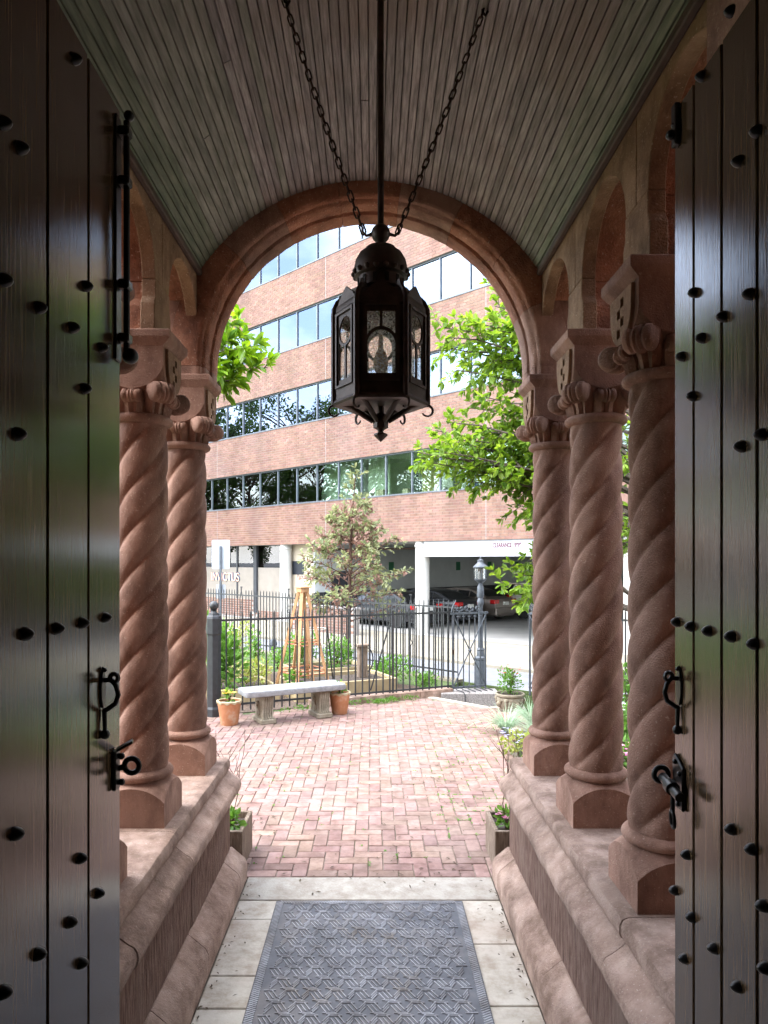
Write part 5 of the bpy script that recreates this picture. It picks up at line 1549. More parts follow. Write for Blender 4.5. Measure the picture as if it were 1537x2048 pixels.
# road signs seen from behind, and a bollard in the street
sg = thing('road_sign', (-3.86, 18.0, ST), 'back of a pale metal road sign on a pole beyond the garden', 'sign')
build('pole', MB().bar((0, 0, 0), (0, 0, 3.15), .05), m_fence_grey, sg)
m_sign = M('bare_aluminium_sign', [(0.3, (0.34, 0.36, 0.40)), (0.7, (0.42, 0.44, 0.48))], 3, rough=0.5, metal=0.3, bump=0)
def rrect(w, h, r, cx=0, cz=0):
    out = []
    for (sx, sz, a0) in ((1, -1, -PI / 2), (1, 1, 0), (-1, 1, PI / 2), (-1, -1, PI)):
        out += [(cx + sx * (w / 2 - r) + r * math.cos(a0 + PI / 2 * i / 4), cz + sz * (h / 2 - r) + r * math.sin(a0 + PI / 2 * i / 4)) for i in range(5)]
    return out
build('sign_panel', MB().plate(rrect(.46, .74, .04, 0, 2.94), [], lambda u, v, t: (u, t, v), .026, .030), m_sign, sg)
build('sign_panel', MB().plate(rrect(.24, .36, .03, 0, 2.0), [], lambda u, v, t: (u, t, v), .026, .030), m_sign, sg)
for x, z in ((-.13, 2.88), (.13, 2.9), (-.05, 1.86), (.05, 1.86)):
    build('bolt', MB().ball((x, .02, z), .012, 8, 6), m_white, sg)
bo_ = thing('bollard', (-2.33, 16.6, ST), 'short grey bollard at the roadside behind the fence', 'bollard')
build('shaft', MB().lathe([(.11, 0), (.11, .05), (.085, .08), (.08, .80), (.095, .82), (.095, .86), (.07, .93), (.02, .96)], 16), m_fence_grey, bo_, smooth=35)
build('band', MB().lathe([(.0855, .60), (.0855, .70)], 16), m_white, bo_)

# ------------------------------------------------------------------ bench and pots
bn = thing('stone_bench', (-1.05, 9.31, 0), 'grey cast-stone bench with carved legs in front of the fence', 'bench', rotz=math.radians(27))
sl = MB()
o_ = rrect(1.38, .42, .05)
vs, fs = [], []
lay = [(.93, .355), (.985, .362), (1.0, .385), (1.0, .405), (.985, .424), (.95, .43)]
for (s, z) in lay:
    dx = (1 - s) * .19
    for (u, v) in o_:
        vs.append((u * (1 - dx / .69), v * (1 - dx / .21), z))
n = len(o_)
for i in range(len(lay) - 1):
    for k in range(n):
        k2 = (k + 1) % n
        fs.append((i * n + k, i * n + k2, (i + 1) * n + k2, (i + 1) * n + k))
fs.append(tuple(reversed(range(n)))); fs.append(tuple((len(lay) - 1) * n + k for k in range(n)))
build('seat', sl.add(vs, fs), m_bench, bn, smooth=35)
for x in (-.39, .39):
    # scrolled outline across the bench, carved edge
    hp = [(0.0, .175), (.055, .175), (.06, .165), (.08, .15), (.13, .135), (.2, .14), (.27, .155), (.33, .158), (.354, .15)]
    out = [(w, z) for (z, w) in [(h, w) for (h, w) in hp]]
    poly = [(w, z) for (z, w) in hp] + [(-w, z) for (z, w) in reversed(hp)]
    lg = build('leg', MB().plate(poly, [], lambda u, v, t, x=x: (x + t, u, v), -.075, .075), m_caststone, bn, bevel=.01)
    build('foot', MB().box(x - .105, x + .105, -.185, .185, 0, .062), m_caststone, lg, bevel=.01)
    for s_ in (-1, 1):
        m2 = MB().tube([(x + s_ * .078, a, b) for a, b in spiral((.02, .22), .012, .055, 0, 1.7)], .010, 6)
        m2.tube([(x + s_ * .078, a, b) for a, b in spiral((-.04, .13), .008, .035, 2, -1.5)], .009, 6)
        build('carving', m2, m_caststone, lg, smooth=60)
    m3 = MB()
    for j in range(5):
        xx = x - .06 + .03 * j
        m3.tube([(xx, -.168, .07), (xx, -.15, .1), (xx, -.142, .2), (xx, -.158, .3), (xx, -.162, .345)], .010, 6)
    build('fluting', m3, m_caststone, lg, smooth=60)

class Leaves:
    def __init__(self):
        self.P, self.D, self.N, self.L, self.W = [], [], [], [], []
    def add(self, p, d, n, l, w):
        self.P.append(tuple(p)); self.D.append(tuple(d)); self.N.append(tuple(n)); self.L.append(l); self.W.append(w)
    def mesh(self, fold=.25, curl=.15):
        P_ = np.array(self.P, float); D = np.array(self.D, float); Nn = np.array(self.N, float)
        l = np.array(self.L)[:, None]; w = np.array(self.W)[:, None]
        D /= np.linalg.norm(D, axis=1, keepdims=True) + 1e-9
        S = np.cross(D, Nn); S /= np.linalg.norm(S, axis=1, keepdims=True) + 1e-9
        Nn = np.cross(S, D)
        def pt_(u, v, h):
            return P_ + D * (l * u) + S * (w * v) + Nn * (l * h)
        k = fold
        V = np.stack([pt_(0, 0, 0), pt_(.3, -.42, k * .16), pt_(.68, -.40, k * .16 - curl * .3), pt_(1, 0, -curl), pt_(.68, .40, k * .16 - curl * .3), pt_(.3, .42, k * .16)], 1).reshape(-1, 3)
        n = len(P_)
        b = (np.arange(n) * 6)[:, None]
        F1 = b + np.array([[0, 1, 2, 3]]); F2 = b + np.array([[0, 3, 4, 5]])
        F = np.concatenate([F1, F2], 0)
        mb = MB(); mb.v = V.tolist(); mb.f = F.tolist()
        return mb
def rv(r=RND):
    while True:
        v = Vector((r.uniform(-1, 1), r.uniform(-1, 1), r.uniform(-1, 1)))
        if .05 < v.length < 1:
            return v.normalized()
def flower(mb_l, c, r, n=5, up=Vector((0, 0, 1))):
    for k in range(n):
        an = 2 * PI * k / n + RND.random()
        d = Vector((math.cos(an), math.sin(an), .35 + RND.uniform(-.1, .2)))
        mb_l.add(c, d, up, r, r * .9)
def bush(lv, c, rx, rz, n, leaf, up=.4, flat=.6):
    """leaves spread through a rounded, uneven mass that sits on c"""
    lobes = [(Vector((RND.uniform(-.6, .6) * rx, RND.uniform(-.6, .6) * rx, RND.uniform(.35, .8) * rz)), RND.uniform(.35, .6)) for _ in range(7)]
    for i in range(n):
        o, s = RND.choice(lobes)
        v = rv()
        p = Vector(c) + o + Vector((v.x * rx * s, v.y * rx * s, v.z * rz * s)) * (RND.random() ** .35)
        if p.z < c[2] + .01:
            p.z = c[2] + .01 + RND.random() * .05
        d = (v + Vector((0, 0, up)) + rv() * .5).normalized()
        n_ = (Vector((0, 0, 1)) * flat + rv()).normalized()
        l = leaf * RND.uniform(.7, 1.25)
        lv.add(p, d, n_, l, l * .55)
def stems(c, rx, h, k, r=.006):
    mb = MB()
    for i in range(k):
        an = RND.uniform(0, 2 * PI); q = RND.uniform(.1, .8) * rx
        mb.tube([(c[0], c[1], c[2]), (c[0] + q * .4 * math.cos(an), c[1] + q * .4 * math.sin(an), c[2] + h * .5), (c[0] + q * math.cos(an), c[1] + q * math.sin(an), c[2] + h * RND.uniform(.7, .95))], [r, r * .8, r * .4], 5)
    return mb
def plant(name, label, cat, c, rx, rz, n, leaf, mat, group=None, up=.4, petals=None):
    t = thing(name, c, label, cat, group)
    lv = Leaves()
    bush(lv, (0, 0, 0), rx, rz, n, leaf, up)
    build('foliage', lv.mesh(), mat, t, recalc=False)
    build('stem', stems((0, 0, 0), rx, rz, 7), m_twig, t)
    if petals:
        pm, k, r = petals
        fl_ = Leaves()
        for i in range(k):
            an, q = RND.uniform(0, 2 * PI), rx * RND.random() ** .5
            flower(fl_, Vector((q * math.cos(an), q * math.sin(an), rz * RND.uniform(.75, 1.15))), r)
        build('blossom', fl_.mesh(), pm, t, recalc=False)
    return t
def clay_pot(loc, sc, label):
    t = thing('terracotta_pot', loc, label, 'flower pot', 'terracotta pots beside the bench')
    build('pot', MB().lathe([(.098 * sc, 0), (.104 * sc, .01), (.134 * sc, .225 * sc), (.138 * sc, .235 * sc), (.138 * sc, .28 * sc), (.125 * sc, .285 * sc), (.12 * sc, .25 * sc), (.01, .25 * sc)], 36), m_terra, t, smooth=35)
    vs, fs = [], []
    n = 72
    for k in range(n):
        an = 2 * PI * k / n
        wv = .006 * math.cos(an * 10)
        for (r, z) in ((.136, .262 + wv * 1.6), (.150, .268 + wv * 1.6), (.152 , .29 + wv * .6), (.138, .296 + wv * .4), (.128, .288)):
            vs.append((r * sc * math.cos(an), r * sc * math.sin(an), z * sc))
    for k in range(n):
        k2 = (k + 1) % n
        for q in range(5):
            q2 = (q + 1) % 5
            fs.append((k * 5 + q, k2 * 5 + q, k2 * 5 + q2, k * 5 + q2))
    build('scalloped_rim', MB().add(vs, fs), m_potrim, t, smooth=45)
    build('soil', MB().lathe([(.122 * sc, .262 * sc), (.001, .27 * sc)], 24), m_soil, t)
    p = Vector(loc) + Vector((0, 0, .265 * sc))
    return p
for loc, sc, lab, pl in (((-1.815, 8.98, 0), 1.05, 'terracotta pot with wavy pale rim left of the bench', 'small yellow-flowered plant in the left terracotta pot'),
                         ((-.45, 9.62, 0), 1.0, 'terracotta pot with wavy pale rim right of the bench', 'small yellow-flowered plant in the pot right of the bench')):
    p = clay_pot(loc, sc, lab)
    plant('potted_flower', pl, 'flower', tuple(p), .075, .13, 34, .065, m_leaf_gd, 'yellow flowers in the terracotta pots', petals=(m_pet_y, 7, .05))
# carved planter near the gate
ur = thing('stone_planter', (1.90, 9.82, 0), 'round carved cast-stone planter on the patio edge by the gate', 'planter')
build('bowl', MB().lathe([(.13, 0), (.135, .02), (.165, .07), (.185, .13), (.187, .17), (.178, .195), (.185, .20), (.20, .21), (.203, .232), (.195, .242), (.18, .24), (.17, .2), (.02, .2)], 36), m_caststone, ur, smooth=35)
for k in range(8):
    an = 2 * PI * k / 8 + .35
    c_ = Vector((math.cos(an), math.sin(an), 0)); tt = Vector((-c_.y, c_.x, 0))
    m2 = MB()
    if k % 2:
        m2.ball(c_ * .195 + Vector((0, 0, .165)), .026, 10, 8)
        m2.tube([c_ * .195 + Vector((0, 0, .15)), c_ * .185 + Vector((0, 0, .1)), c_ * .155 + Vector((0, 0, .03))], [.012, .014, .008], 6)
    else:
        m2.ball(c_ * .17 + Vector((0, 0, .10)), .042, 12, 8)
        for sg_ in (-1, 1):
            m2.tube([c_ * (.186) + tt * sg_ * (.04 + .05 * i / 6) + Vector((0, 0, .15 - .03 * math.sin(i))) for i in range(7)], .008, 6)
    build('swag' if k % 2 == 0 else 'knob', m2, m_caststone, ur, smooth=60)
build('soil', MB().lathe([(.176, .222), (.001, .23)], 24), m_soil, ur)
plant('rose_bush', 'small red-flowered rose bush in the carved stone planter', 'rose bush', (1.90, 9.82, .22), .17, .36, 420, .042, m_leaf_gd, petals=(m_pet_r, 10, .026))

# timber planters at the porch ends with bare climbing stems
for s, sw in ((-1, 'left'), (1, 'right')):
    x = AX + s * 1.0 if s < 0 else AX + s * .985
    t = thing('timber_planter', (x, 4.93, 0), 'small weathered timber planter box at the foot of the %s garden wall end' % sw, 'planter', 'timber planters at the porch ends')
    for (x0, x1, y0, y1) in ((-.15, .15, -.20, -.172), (-.15, .15, .172, .20), (-.15, -.122, -.171, .171), (.122, .15, -.171, .171)):
        build('board', MB().box(x0, x1, y0, y1, 0, .27), m_oldwood, t, bevel=.004)
    build('soil', MB().box(-.12, .12, -.17, .17, .02, .225), m_soil, t)
    v = thing('climbing_stem', (x, 4.93, .225), 'bare wiry climbing stems rising from the %s timber planter' % sw, 'plant')
    for i in range(5):
        px_, py_ = RND.uniform(-.09, .09), RND.uniform(-.12, .12)
        lean = -s * RND.uniform(-.02, .10)
        h_ = RND.uniform(.45, .72)
        pts = [(px_, py_, 0)]
        for k in range(1, 8):
            pts.append((px_ + lean * k / 7 + RND.uniform(-.012, .012), py_ + RND.uniform(-.012, .012), h_ * k / 7))
        build('stem', MB().tube(pts, [.0042 - .0004 * k for k in range(8)], 5), m_twig, v, smooth=60)
        for b_ in range(2):
            q = Vector(pts[RND.randint(3, 6)])
            d = Vector((RND.uniform(-.12, .12), RND.uniform(-.05, .05), RND.uniform(.06, .2)))
            build('side_twig', MB().tube([q, q + d * .5, q + d + Vector((0, 0, .02))], [.0025, .002, .001], 4), m_twig, v)
    plant('bedding_plant', 'leafy bedding plant in the %s timber planter' % sw, 'plant', (x - s * .05, 4.86, .225), .075, .12, 70, .055, m_leaf_gd, petals=((m_pet_p, 4, .03) if s > 0 else None))

# ------------------------------------------------------------------ raised garden beds
def bed(s0, s1, m0, m1, h, label):
    c = G((s0 + s1) / 2, (m0 + m1) / 2)
    t = thing('raised_bed', tuple(c), label, 'garden bed', 'timber raised beds', math.atan2(e.y, e.x))
    a, b = (s1 - s0) / 2, (m1 - m0) / 2
    w = .045
    for (x0, x1, y0, y1) in ((-a, a, -b, -b + w), (-a, a, b - w, b), (-a, -a + w, -b + w + .001, b - w - .001), (a - w, a, -b + w + .001, b - w - .001)):
        build('board', MB().box(x0, x1, y0, y1, -.05, h), m_pine, t, bevel=.005)
    build('soil', MB().box(-a + w, a - w, -b + w, b - w, -.05, h - .06), m_soil, t)
    return t
bed(1.30, 2.95, .42, 1.42, .24, 'pine raised bed of dark soil around the cedar obelisk')
bed(.15, 1.1, .62, 1.62, .22, 'pine raised bed behind the left end of the bench')
bed(-.2, 1.4, 2.1, 3.0, .26, 'pine raised bed with the yellow-green shrub')
bed(1.75, 3.1, 1.75, 2.6, .24, 'pine raised bed with two round green herbs')
bed(-1.6, -.25, 1.2, 2.6, .24, 'pine raised bed left of the stout fence post')
so = build('garden_path', MB().plate([tuple(G(-3, .1)[:2]), tuple(G(3.5, .1)[:2]), tuple(G(3.55, .9)[:2]), tuple(G(2.6, 2.9)[:2]), tuple(G(-1.5, 5.2)[:2]), tuple(G(-4, 5)[:2])], [], lambda x, y, t: (x, y, t), -.05, -.012), m_mulch)
so['kind'] = 'structure'

# cedar obelisk
ob = thing('garden_obelisk', tuple(G(1.56, .92, .16)), 'four-legged cedar obelisk with copper rungs and pyramid cap', 'trellis', rotz=math.atan2(e.y, e.x) + .25)
HB, HT, OH = .29, .045, 1.44
for sx in (-1, 1):
    for sy in (-1, 1):
        build('leg', MB().bar((sx * HB, sy * HB, 0), (sx * HT, sy * HT, OH), .05, .04), m_cedar, ob)
for z in (.18, .24, .62, .67, 1.0):
    r = HB + (HT - HB) * z / OH
    for (p, q) in (((-r - .03, -r, z), (r + .03, -r, z)), ((-r - .03, r, z), (r + .03, r, z)), ((-r, -r - .03, z + .012), (-r, r + .03, z + .012)), ((r, -r - .03, z + .012), (r, r + .03, z + .012))):
        build('rung', MB().tube([p, q], .009, 8), m_copper, ob, smooth=60)
for (x, y) in ((0, -1), (0, 1)):
    r0, r1 = HB, HB + (HT - HB) * 1.06 / OH
    build('slat', MB().bar((x * r0, y * r0, .05), (x * r1, y * r1, 1.06), .045, .02, up=(0, 1, 0)), m_cedar, ob)
build('cap_block', MB().box(-.075, .075, -.075, .075, OH - .02, OH + .05), m_cedar, ob, bevel=.006)
build('cap_pyramid', MB().add([(-.088, -.088, OH + .05), (.088, -.088, OH + .05), (.088, .088, OH + .05), (-.088, .088, OH + .05), (-.088, -.088, OH + .065), (.088, -.088, OH + .065), (.088, .088, OH + .065), (-.088, .088, OH + .065), (0, 0, OH + .115)],
      [(3, 2, 1, 0), (0, 1, 5, 4), (1, 2, 6, 5), (2, 3, 7, 6), (3, 0, 4, 7), (4, 5, 8), (5, 6, 8), (6, 7, 8), (7, 4, 8)]), m_cedar, ob)
wp = thing('wooden_post', tuple(G(2.62, 1.05, .18)), 'short brown wooden hose post with a flat cap in the garden', 'post', rotz=math.atan2(e.y, e.x))
build('shaft', MB().box(-.075, .075, -.055, .055, 0, .50), m_oldwood, wp, bevel=.006)
build('cap', MB().box(-.115, .115, -.08, .08, .50, .535), m_oldwood, wp, bevel=.004)
build('hose', MB().tube([(.08 + .10 * math.sin(t), -.02, .28 + .19 * math.cos(t)) for t in [PI * i / 14 for i in range(15)]], .011, 8), m_bframe, wp, smooth=60)
for (s, m, lab) in ((2.15, 2.0, 'wire plant ring left of the hose post'), (.75, 2.5, 'wire plant ring beside the yellow-green shrub')):
    c = G(s, m, .15)
    t = thing('plant_support', tuple(c), lab, 'plant support', 'wire plant supports')
    for z in (.75, .45):
        build('ring', MB().tube([(.20 * math.cos(a), .20 * math.sin(a), z) for a in [2 * PI * i / 24 for i in range(24)]], .006, 5, True), m_white, t, smooth=60)
    for k in range(3):
        a = 2 * PI * k / 3
        build('leg', MB().tube([(.20 * math.cos(a), .20 * math.sin(a), .76), (.13 * math.cos(a), .13 * math.sin(a), 0)], .005, 5), m_white, t)

PL = [('leafy_plant', 'tall bright green leafy plant just behind the stout fence post', .22, .95, .20, .38, .85, 620, .12, m_leaf_gd),
      ('shrub', 'rounded yellow-green shrub behind the garden beds', .35, 2.55, .22, .42, .62, 1300, .05, m_leaf_yel),
      ('leafy_plant', 'pale green seedlings in the bed behind the bench', .75, 1.2, .18, .35, .30, 260, .07, m_leaf_yel),
      ('herb_clump', 'round green herb clump left of the hose post', 2.05, 2.25, .2, .30, .50, 800, .06, m_leaf_gd),
      ('herb_clump', 'round green herb clump beside the hose post', 2.55, 1.95, .2, .25, .45, 700, .06, m_leaf_gd),
      ('herb_clump', 'low green herbs in front of the gate end of the street fence', 3.15, 1.15, .02, .40, .38, 700, .06, m_leaf_gd),
      ('herb_clump', 'low mixed herbs near the gate post', 3.45, .55, .02, .24, .22, 420, .05, m_leaf_gd),
      ('leafy_plant', 'slender green stalk plant in the middle bed', 1.05, 1.75, .1, .12, .75, 170, .08, m_leaf_gd),
      ('leafy_plant', 'broad-leaved plant at the foot of the obelisk', 1.35, .75, .2, .14, .16, 70, .09, m_leaf_gd),
      ('shrub', 'bright shrub at the far left of the garden', -.75, 3.2, .0, .55, .95, 1200, .07, m_leaf_gd),
      ('shrub', 'mixed green shrub left of the stout fence post', -.75, 1.4, .1, .5, .7, 900, .08, m_leaf_gd),
      ('shrub', 'leafy shrub with pale tips against the street fence', 1.3, 4.05, .0, .35, .8, 700, .06, m_leaf_yel),
      ('herb_clump', 'small green clump behind the obelisk', 1.75, 2.9, .1, .3, .35, 420, .06, m_leaf_gd)]
for (nm, lab, s, m, z, rx, rz, n, lf, mt_) in PL:
    plant(nm, lab, 'plant', tuple(G(s, m, z)), rx, rz, n, lf, mt_, 'garden plants behind the fence', up=.6)
# weeds along the foot of the fence
wd = Leaves()
for i in range(26):
    s = RND.choice((RND.uniform(.9, 1.5), RND.uniform(1.9, 2.4), RND.uniform(2.4, 3.0)))
    c = G(s, RND.uniform(-.22, -.07), 0)
    for k in range(22):
        v = rv(); v.z = abs(v.z)
        wd.add(c + Vector((v.x * .06, v.y * .05, v.z * .05)), v + Vector((0, 0, .3)), rv() + Vector((0, 0, 1)), RND.uniform(.02, .045), RND.uniform(.012, .022))
o = build('weeds', wd.mesh(), m_leaf_gd, recalc=False); tag(o, 'low weeds growing along the foot of the front fence', 'weeds', kind='stuff')

# flower bed right of the porch
fbd = build('flower_bed', MB().plate([(1.40, 4.75), (1.66, 8.25), (2.16, 9.1), (2.9, 9.3), (4.4, 8.6), (4.4, 4.75)], [], lambda x, y, t: (x, y, t), -.1, .012), m_soil); fbd['kind'] = 'structure'
def blades(c, n, ln_, w, label):
    t = thing('grass_clump', c, label, 'grass clump', 'striped grass clumps in the flower bed')
    mb = MB()
    for i in range(n):
        an = RND.uniform(0, 2 * PI); dx, dy = math.cos(an), math.sin(an)
        l = ln_ * RND.uniform(.55, 1.1); lean = RND.uniform(.6, 1.45)
        vs = []
        for k in range(6):
            q = k / 5
            r = l * lean * q * .8; z = l * (q * (1.15 - .55 * lean * q * 1.2))
            ww = w * (1 - q * .85) * .5
            vs += [(dx * r - dy * ww, dy * r + dx * ww, z), (dx * r + dy * ww, dy * r - dx * ww, z)]
        mb.add(vs, [(2 * k, 2 * k + 1, 2 * k + 3, 2 * k + 2) for k in range(5)])
    build('blades', mb, m_leaf_pale, t, recalc=False)
blades((1.60, 8.5, .0), 340, .46, .010, 'pale striped grass clump spilling over the patio edge')
blades((1.9, 8.0, .01), 340, .48, .010, 'pale striped grass clump deeper in the flower bed')
blades((2.0, 8.95, .01), 280, .42, .010, 'pale striped grass clump near the planter')
plant('flowering_plant', 'lavender-blue phlox cushion beside the far right column', 'flower', (1.62, 7.55, .01), .26, .22, 620, .05, m_leaf_yel, petals=(m_pet_b, 40, .02))
plant('flowering_plant', 'bright green mound behind the phlox', 'flower', (1.85, 7.2, .01), .30, .34, 700, .06, m_leaf_gd)
plant('flowering_plant', 'pink flowering mound between the right-hand columns', 'flower', (2.42, 6.9, .01), .30, .26, 600, .055, m_leaf_gd, petals=(m_pet_p, 60, .03))
plant('flowering_plant', 'white and green mound above the pink flowers', 'flower', (2.75, 7.8, .01), .34, .42, 650, .07, m_leaf_gd, petals=(m_blindpet, 40, .03))
plant('flowering_plant', 'pale lavender mound close to the porch wall', 'flower', (2.0, 5.9, .01), .28, .22, 600, .05, m_leaf_pale, petals=(m_pet_b, 40, .022))
plant('leafy_plant', 'tall green leafy stalks near the right iron fence', 'plant', (3.2, 8.9, .01), .22, .75, 260, .10, m_leaf_gd)
plant('flowering_plant', 'low green planting along the right wall foot', 'flower', (1.75, 5.3, .01), .24, .22, 500, .05, m_leaf_gd)

# ------------------------------------------------------------------ trees
def limb(wood, p0, p1, r0, r1, sag=.0, n=6, wob=.03):
    p0, p1 = Vector(p0), Vector(p1)
    pts, rs = [], []
    for i in range(n + 1):
        q = i / n
        p = p0.lerp(p1, q) + Vector((0, 0, sag * math.sin(PI * q)))
        if 0 < i < n:
            p += rv() * wob
        pts.append(p); rs.append(r0 + (r1 - r0) * q)
    wood.tube(pts, rs, 6)
    return pts
def spray(wood, lv, pts, start, n_tw, tw_len, leaf, n_lf, droop=.1, flat=1.0, wr=.5):
    """twigs with leaves along a limb"""
    m_ = len(pts) - 1
    for i in range(n_tw):
        q = start + (1 - start) * (i + RND.random()) / n_tw
        f = min(q * m_, m_ - 1e-4); a = int(f)
        p = pts[a].lerp(pts[a + 1], f - a)
        ax = (pts[a + 1] - pts[a]).normalized()
        sd = rv(); sd = (sd - ax * sd.dot(ax)); sd.z *= .6
        d = (ax * .55 + sd.normalized() * .8 + Vector((0, 0, RND.uniform(-.25, .25) - droop))).normalized()
        l = tw_len * RND.uniform(.5, 1.15) * (1.15 - .5 * q)
        e_ = p + d * l + Vector((0, 0, -droop * l * .5))
        mid = p.lerp(e_, .5) + rv() * .02
        wood.tube([p, mid, e_], [.006, .004, .002], 4)
        for k in range(n_lf):
            t = .2 + .8 * (k + RND.random() * .6) / n_lf
            c = p.lerp(mid, t * 2) if t < .5 else mid.lerp(e_, (t - .5) * 2)
            ld = (d * .7 + rv() * .8 + Vector((0, 0, -droop))).normalized()
            ll = leaf * RND.uniform(.65, 1.15)
            lv.add(c, ld, (Vector((0, 0, 1)) * flat + rv() * .55).normalized(), ll, ll * wr)
        for k in range(3):
            ld = (d + rv() * .6).normalized(); ll = leaf * RND.uniform(.7, 1.1)
            lv.add(e_, ld, (Vector((0, 0, 1)) * flat + rv() * .55).normalized(), ll, ll * wr)

# big lime-leaved tree right of the path
tr = thing('broadleaf_tree', (3.62, 9.05, 0), 'bright lime-green broadleaf tree reaching in from the right', 'tree')
wood, lv = MB(), Leaves()
tp = [Vector((3.62, 9.05, -.1)), Vector((3.58, 9.0, 1.2)), Vector((3.5, 9.0, 2.4)), Vector((3.42, 8.95, 3.6)), Vector((3.3, 9.0, 4.8)), Vector((3.1, 9.0, 6.2))]
wood.tube(tp, [.13, .11, .10, .085, .065, .04], 10)
def W9(x, y, d):
    return Vector(((x - CX) * d / F_PX, d, EYE + (CY - y) * d / F_PX))
TIPS = [(885, 655, 9.0), (905, 705, 9.3), (940, 640, 8.8), (990, 612, 9.2), (1030, 660, 8.6), (985, 720, 9.0), (935, 730, 9.4), (1050, 720, 9.1), (1000, 575, 9.6), (1060, 600, 8.9),
        (838, 905, 8.8), (880, 880, 9.1), (905, 845, 8.7), (935, 815, 9.2), (975, 795, 8.8), (1010, 830, 9.0), (930, 945, 8.9), (965, 900, 9.3), (990, 930, 8.7), (1030, 880, 9.2), (1045, 940, 8.9),
        (1010, 960, 9.2), (1050, 820, 8.7), (955, 860, 8.9), (900, 925, 9.2), (1000, 880, 9.0), (1060, 760, 9.2), (1070, 880, 9.4),
        (1035, 1010, 8.9), (1060, 1030, 9.3), (1090, 990, 8.8), (1000, 1165, 9.0), (1035, 1150, 9.2), (1050, 1185, 8.8), (1080, 1125, 9.0), (1050, 1115, 9.3),
        (845, 912, 9.3), (862, 925, 8.9), (870, 860, 9.4), (890, 905, 8.6), (920, 880, 9.0), (912, 960, 9.3), (948, 925, 9.0), (875, 690, 9.2), (900, 675, 8.8), (915, 740, 9.0), (960, 690, 9.4), (980, 660, 8.8)]
for (x, y, d) in TIPS:
    tip = W9(x, y, d)
    zt = max(1.3, min(5.6, tip.z - .45 - .12 * (3.4 - tip.x)))
    k = min(range(len(tp) - 1), key=lambda i: abs((tp[i].z + tp[i + 1].z) / 2 - zt))
    f = max(0, min(1, (zt - tp[k].z) / (tp[k + 1].z - tp[k].z)))
    st_ = tp[k].lerp(tp[k + 1], f)
    pts = limb(wood, st_, tip, .030, .006, .12, 7, .035)
    spray(wood, lv, pts, .38, 17, .42, .112, 9, .12, 1.0, .58)
for i in range(46):
    an = RND.uniform(-.9, 2.6)
    z = RND.uniform(2.2, 6.6)
    r = RND.uniform(.7, 2.1)
    tip = Vector((3.4 + r * math.cos(an), 9.0 + r * math.sin(an), z))
    if tip.x < 2.35:
        continue
    k = min(range(len(tp)), key=lambda i: abs(tp[i].z - (z - .4)))
    pts = limb(wood, tp[k], tip, .028, .006, .1, 6, .04)
    spray(wood, lv, pts, .35, 9, .36, .11, 5, .12)
for i in range(20):                       # what fills the gap between the right-hand columns
    tip = W9(RND.uniform(1225, 1300), RND.uniform(820, 1110), RND.uniform(8.2, 10.2))
    k = min(range(len(tp)), key=lambda i: abs(tp[i].z - (tip.z - .2)))
    pts = limb(wood, tip + Vector((RND.uniform(.2, .5), RND.uniform(-.3, .3), RND.uniform(-.5, -.1))), tip, .008, .004, .05, 5, .03)
    spray(wood, lv, pts, .4, 6, .28, .10, 4, .12)
build('trunk', wood, m_bark, tr, True, recalc=False)
build('crown', lv.mesh(), m_leaf_lime, tr, True, recalc=False)

# glossy-leaved tree left of the arch
tl = thing('glossy_leaved_tree', (-3.7, 7.8, 0), 'glossy bright green tree whose branch reaches in at the left of the arch', 'tree')
wood, lv = MB(), Leaves()
tp = [Vector((-3.7, 7.8, -.1)), Vector((-3.6, 7.75, 1.5)), Vector((-3.45, 7.7, 3.0)), Vector((-3.3, 7.7, 4.6)), Vector((-3.2, 7.7, 6.2))]
wood.tube(tp, [.12, .10, .085, .06, .03], 10)
for (x, y, d) in ((535, 735, 7.0), (505, 720, 7.2), (500, 690, 6.9), (480, 655, 7.1), (475, 760, 7.1), (450, 700, 6.9), (455, 745, 7.2), (465, 632, 7.0), (440, 660, 7.1), (430, 730, 6.9)):
    tip = W9(x, y, d)
    pts = limb(wood, tp[2].lerp(tp[3], RND.random() * .6), tip, .03, .005, .1, 6, .03)
    spray(wood, lv, pts, .55, 11, .24, .165, 7, .05, .7, .45)
for i in range(26):
    an = RND.uniform(0, 2 * PI)
    tip = Vector((-3.3 + RND.uniform(.6, 1.5) * math.cos(an), 7.7 + RND.uniform(.6, 1.5) * math.sin(an), RND.uniform(2.4, 6.6)))
    if tip.x > -1.95:
        continue
    k = min(range(len(tp)), key=lambda i: abs(tp[i].z - (tip.z - .4)))
    pts = limb(wood, tp[k], tip, .028, .006, .1, 5, .04)
    spray(wood, lv, pts, .35, 9, .3, .15, 5, .05, .7, .42)
build('trunk', wood, m_bark, tl, True, recalc=False)
build('crown', lv.mesh(), m_leaf_mag, tl, True, recalc=False)

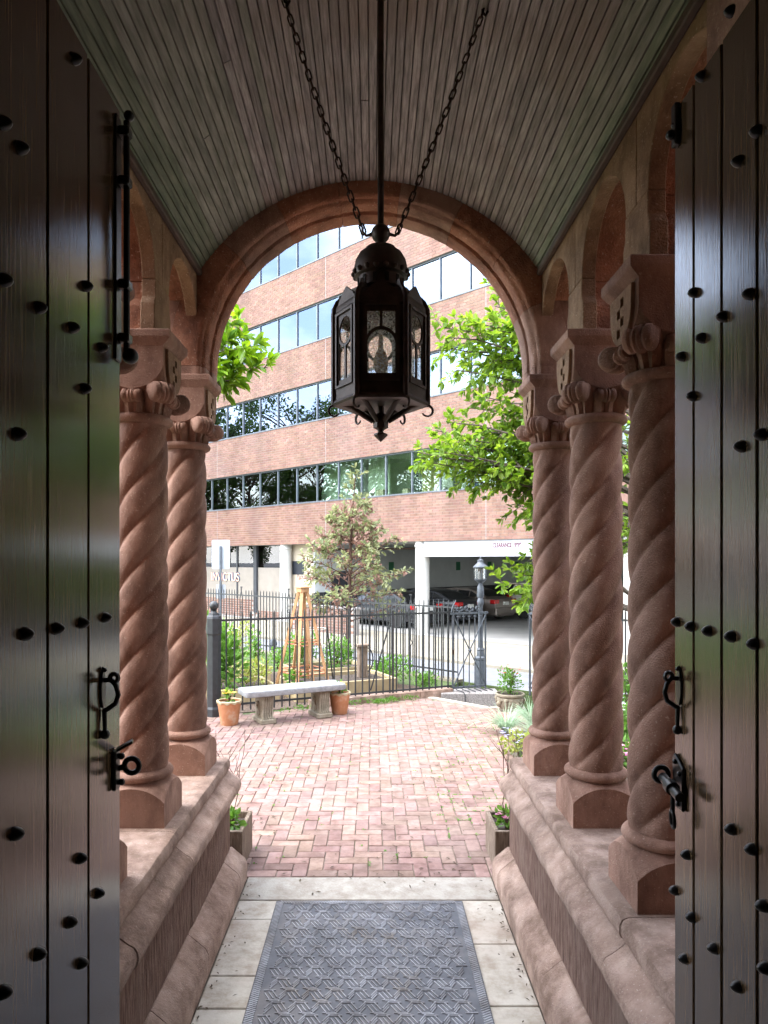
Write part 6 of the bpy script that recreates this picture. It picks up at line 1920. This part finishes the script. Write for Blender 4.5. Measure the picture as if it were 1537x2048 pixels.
# small grey-green and purple tree by the street fence
ts = thing('small_tree', (-.50, 14.75, 0), 'small grey-green tree with purple-brown twigs by the street fence', 'tree')
wood, lv, lv2 = MB(), Leaves(), Leaves()
tp = [Vector((-.50, 14.75, -.05)), Vector((-.50, 14.75, .8)), Vector((-.48, 14.75, 1.6)), Vector((-.46, 14.75, 2.4)), Vector((-.42, 14.75, 3.1)), Vector((-.36, 14.75, 3.85))]
wood.tube(tp, [.05, .045, .038, .03, .02, .008], 8)
spray(wood, lv, tp, .72, 16, .30, .13, 6, -.15, .8, .42)
for i in range(40):
    q = i / 39
    z0_ = .80 + 2.15 * q
    an = i * 2.4 + RND.uniform(-.3, .3)
    r = (1.30 - .95 * max(0, q - .12)) * RND.uniform(.6, 1.1) if q < .85 else .45 * RND.uniform(.7, 1.1)
    c = Vector((-.48 + .06 * q, 14.75, z0_))
    tip = c + Vector((r * math.cos(an), r * math.sin(an), r * RND.uniform(.15, .62)))
    pts = limb(wood, c, tip, .014, .004, .06, 5, .03)
    spray(wood, lv, pts, .45, 9, .26, .12, 6, -.05, .8, .42)
    spray(wood, lv2, pts, .2, 8, .22, .08, 5, .05, .4, .45)
build('trunk', wood, m_twig, ts, True, recalc=False)
build('crown', lv.mesh(), m_leaf_red, ts, True, recalc=False)
build('young_foliage', lv2.mesh(), m_leaf_mar, ts, True, recalc=False)

# tall trees along the church side of the street
def big_tree(loc, h, label, seed):
    r = random.Random(seed)
    t = thing('tall_tree', loc, label, 'tree', 'tall street trees')
    wood, lv = MB(), Leaves()
    wood.tube([(0, 0, -.1), (.1, .05, h * .25), (0, .1, h * .5), (.1, 0, h * .85)], [.32, .26, .19, .05], 10)
    for i in range(46):
        q = r.random() ** .8
        z = h * (.24 + .70 * q)
        R_ = h * .30 * math.sin(PI * min(1, .25 + .72 * (1 - q) + .05)) * r.uniform(.45, 1.0)
        an = i * 2.39996
        tip = Vector((R_ * math.cos(an), R_ * math.sin(an), z + r.uniform(-.3, .6)))
        wood.tube([(0.05, .05, max(h * .2, z - h * .12)), tip * .55 + Vector((0, 0, z * .40)), tip], [.07, .05, .02], 5)
        cr = h * r.uniform(.055, .10)
        for k in range(150):
            v = rv(r)
            p = tip + Vector((v.x, v.y, v.z * .7)) * cr * (r.random() ** .4)
            l = r.uniform(.16, .32)
            lv.add(p, rv(r) + Vector((0, 0, -.2)), rv(r) + Vector((0, 0, .8)), l, l * .6)
    build('trunk', wood, m_bark, t, recalc=False)
    build('crown', lv.mesh(), m_leaf_dk, t, recalc=False)
    return t
BT = [((-24, 27.5, 0), 13.5, 'tall dark green tree reflected in the middle of the office windows'), ((-28, 33, 0), 15.5, 'tallest dark green tree standing left along the street'),
      ((-24, 38.5, 0), 13.0, 'tall dark green tree at the far left end of the street')]
prot = [big_tree(*b, seed=5 + i) for i, b in enumerate(BT)]
for i, (loc, sc, rz, lab) in enumerate((((-31, 43, 0), 1.1, 1.0, 'dark green tree farthest down the street'), ((-22, 20, 0), .78, 2.2, 'shorter dark green tree left of the church'),
                                   ((-15, 13.5, 0), .55, .6, 'small dark green tree on the lawn left of the porch'), ((13, 3.5, 0), .8, 3.3, 'dark green tree right of the church beyond the flower bed'),
                                   ((9.5, 6.0, 0), .5, 4.2, 'small dark green tree beside the right iron fence'), ((-33, 25, 0), 1.0, 5.0, 'dark green tree deep in the churchyard'), ((-21, 31, 0), .72, 1.7, 'middle-sized dark green tree at the kerb, second along the street'),
                                   ((-27, 22.5, 0), .85, 2.9, 'dark green tree between the lawn and the churchyard'), ((-20, 35.5, 0), .7, .2, 'middle-sized dark green tree at the kerb farther along the street'))):
    c = copy_tree(prot[i % 3])
    c.location = loc; c.scale = (sc, sc, sc); c.rotation_euler = (0, 0, rz); c['label'] = lab
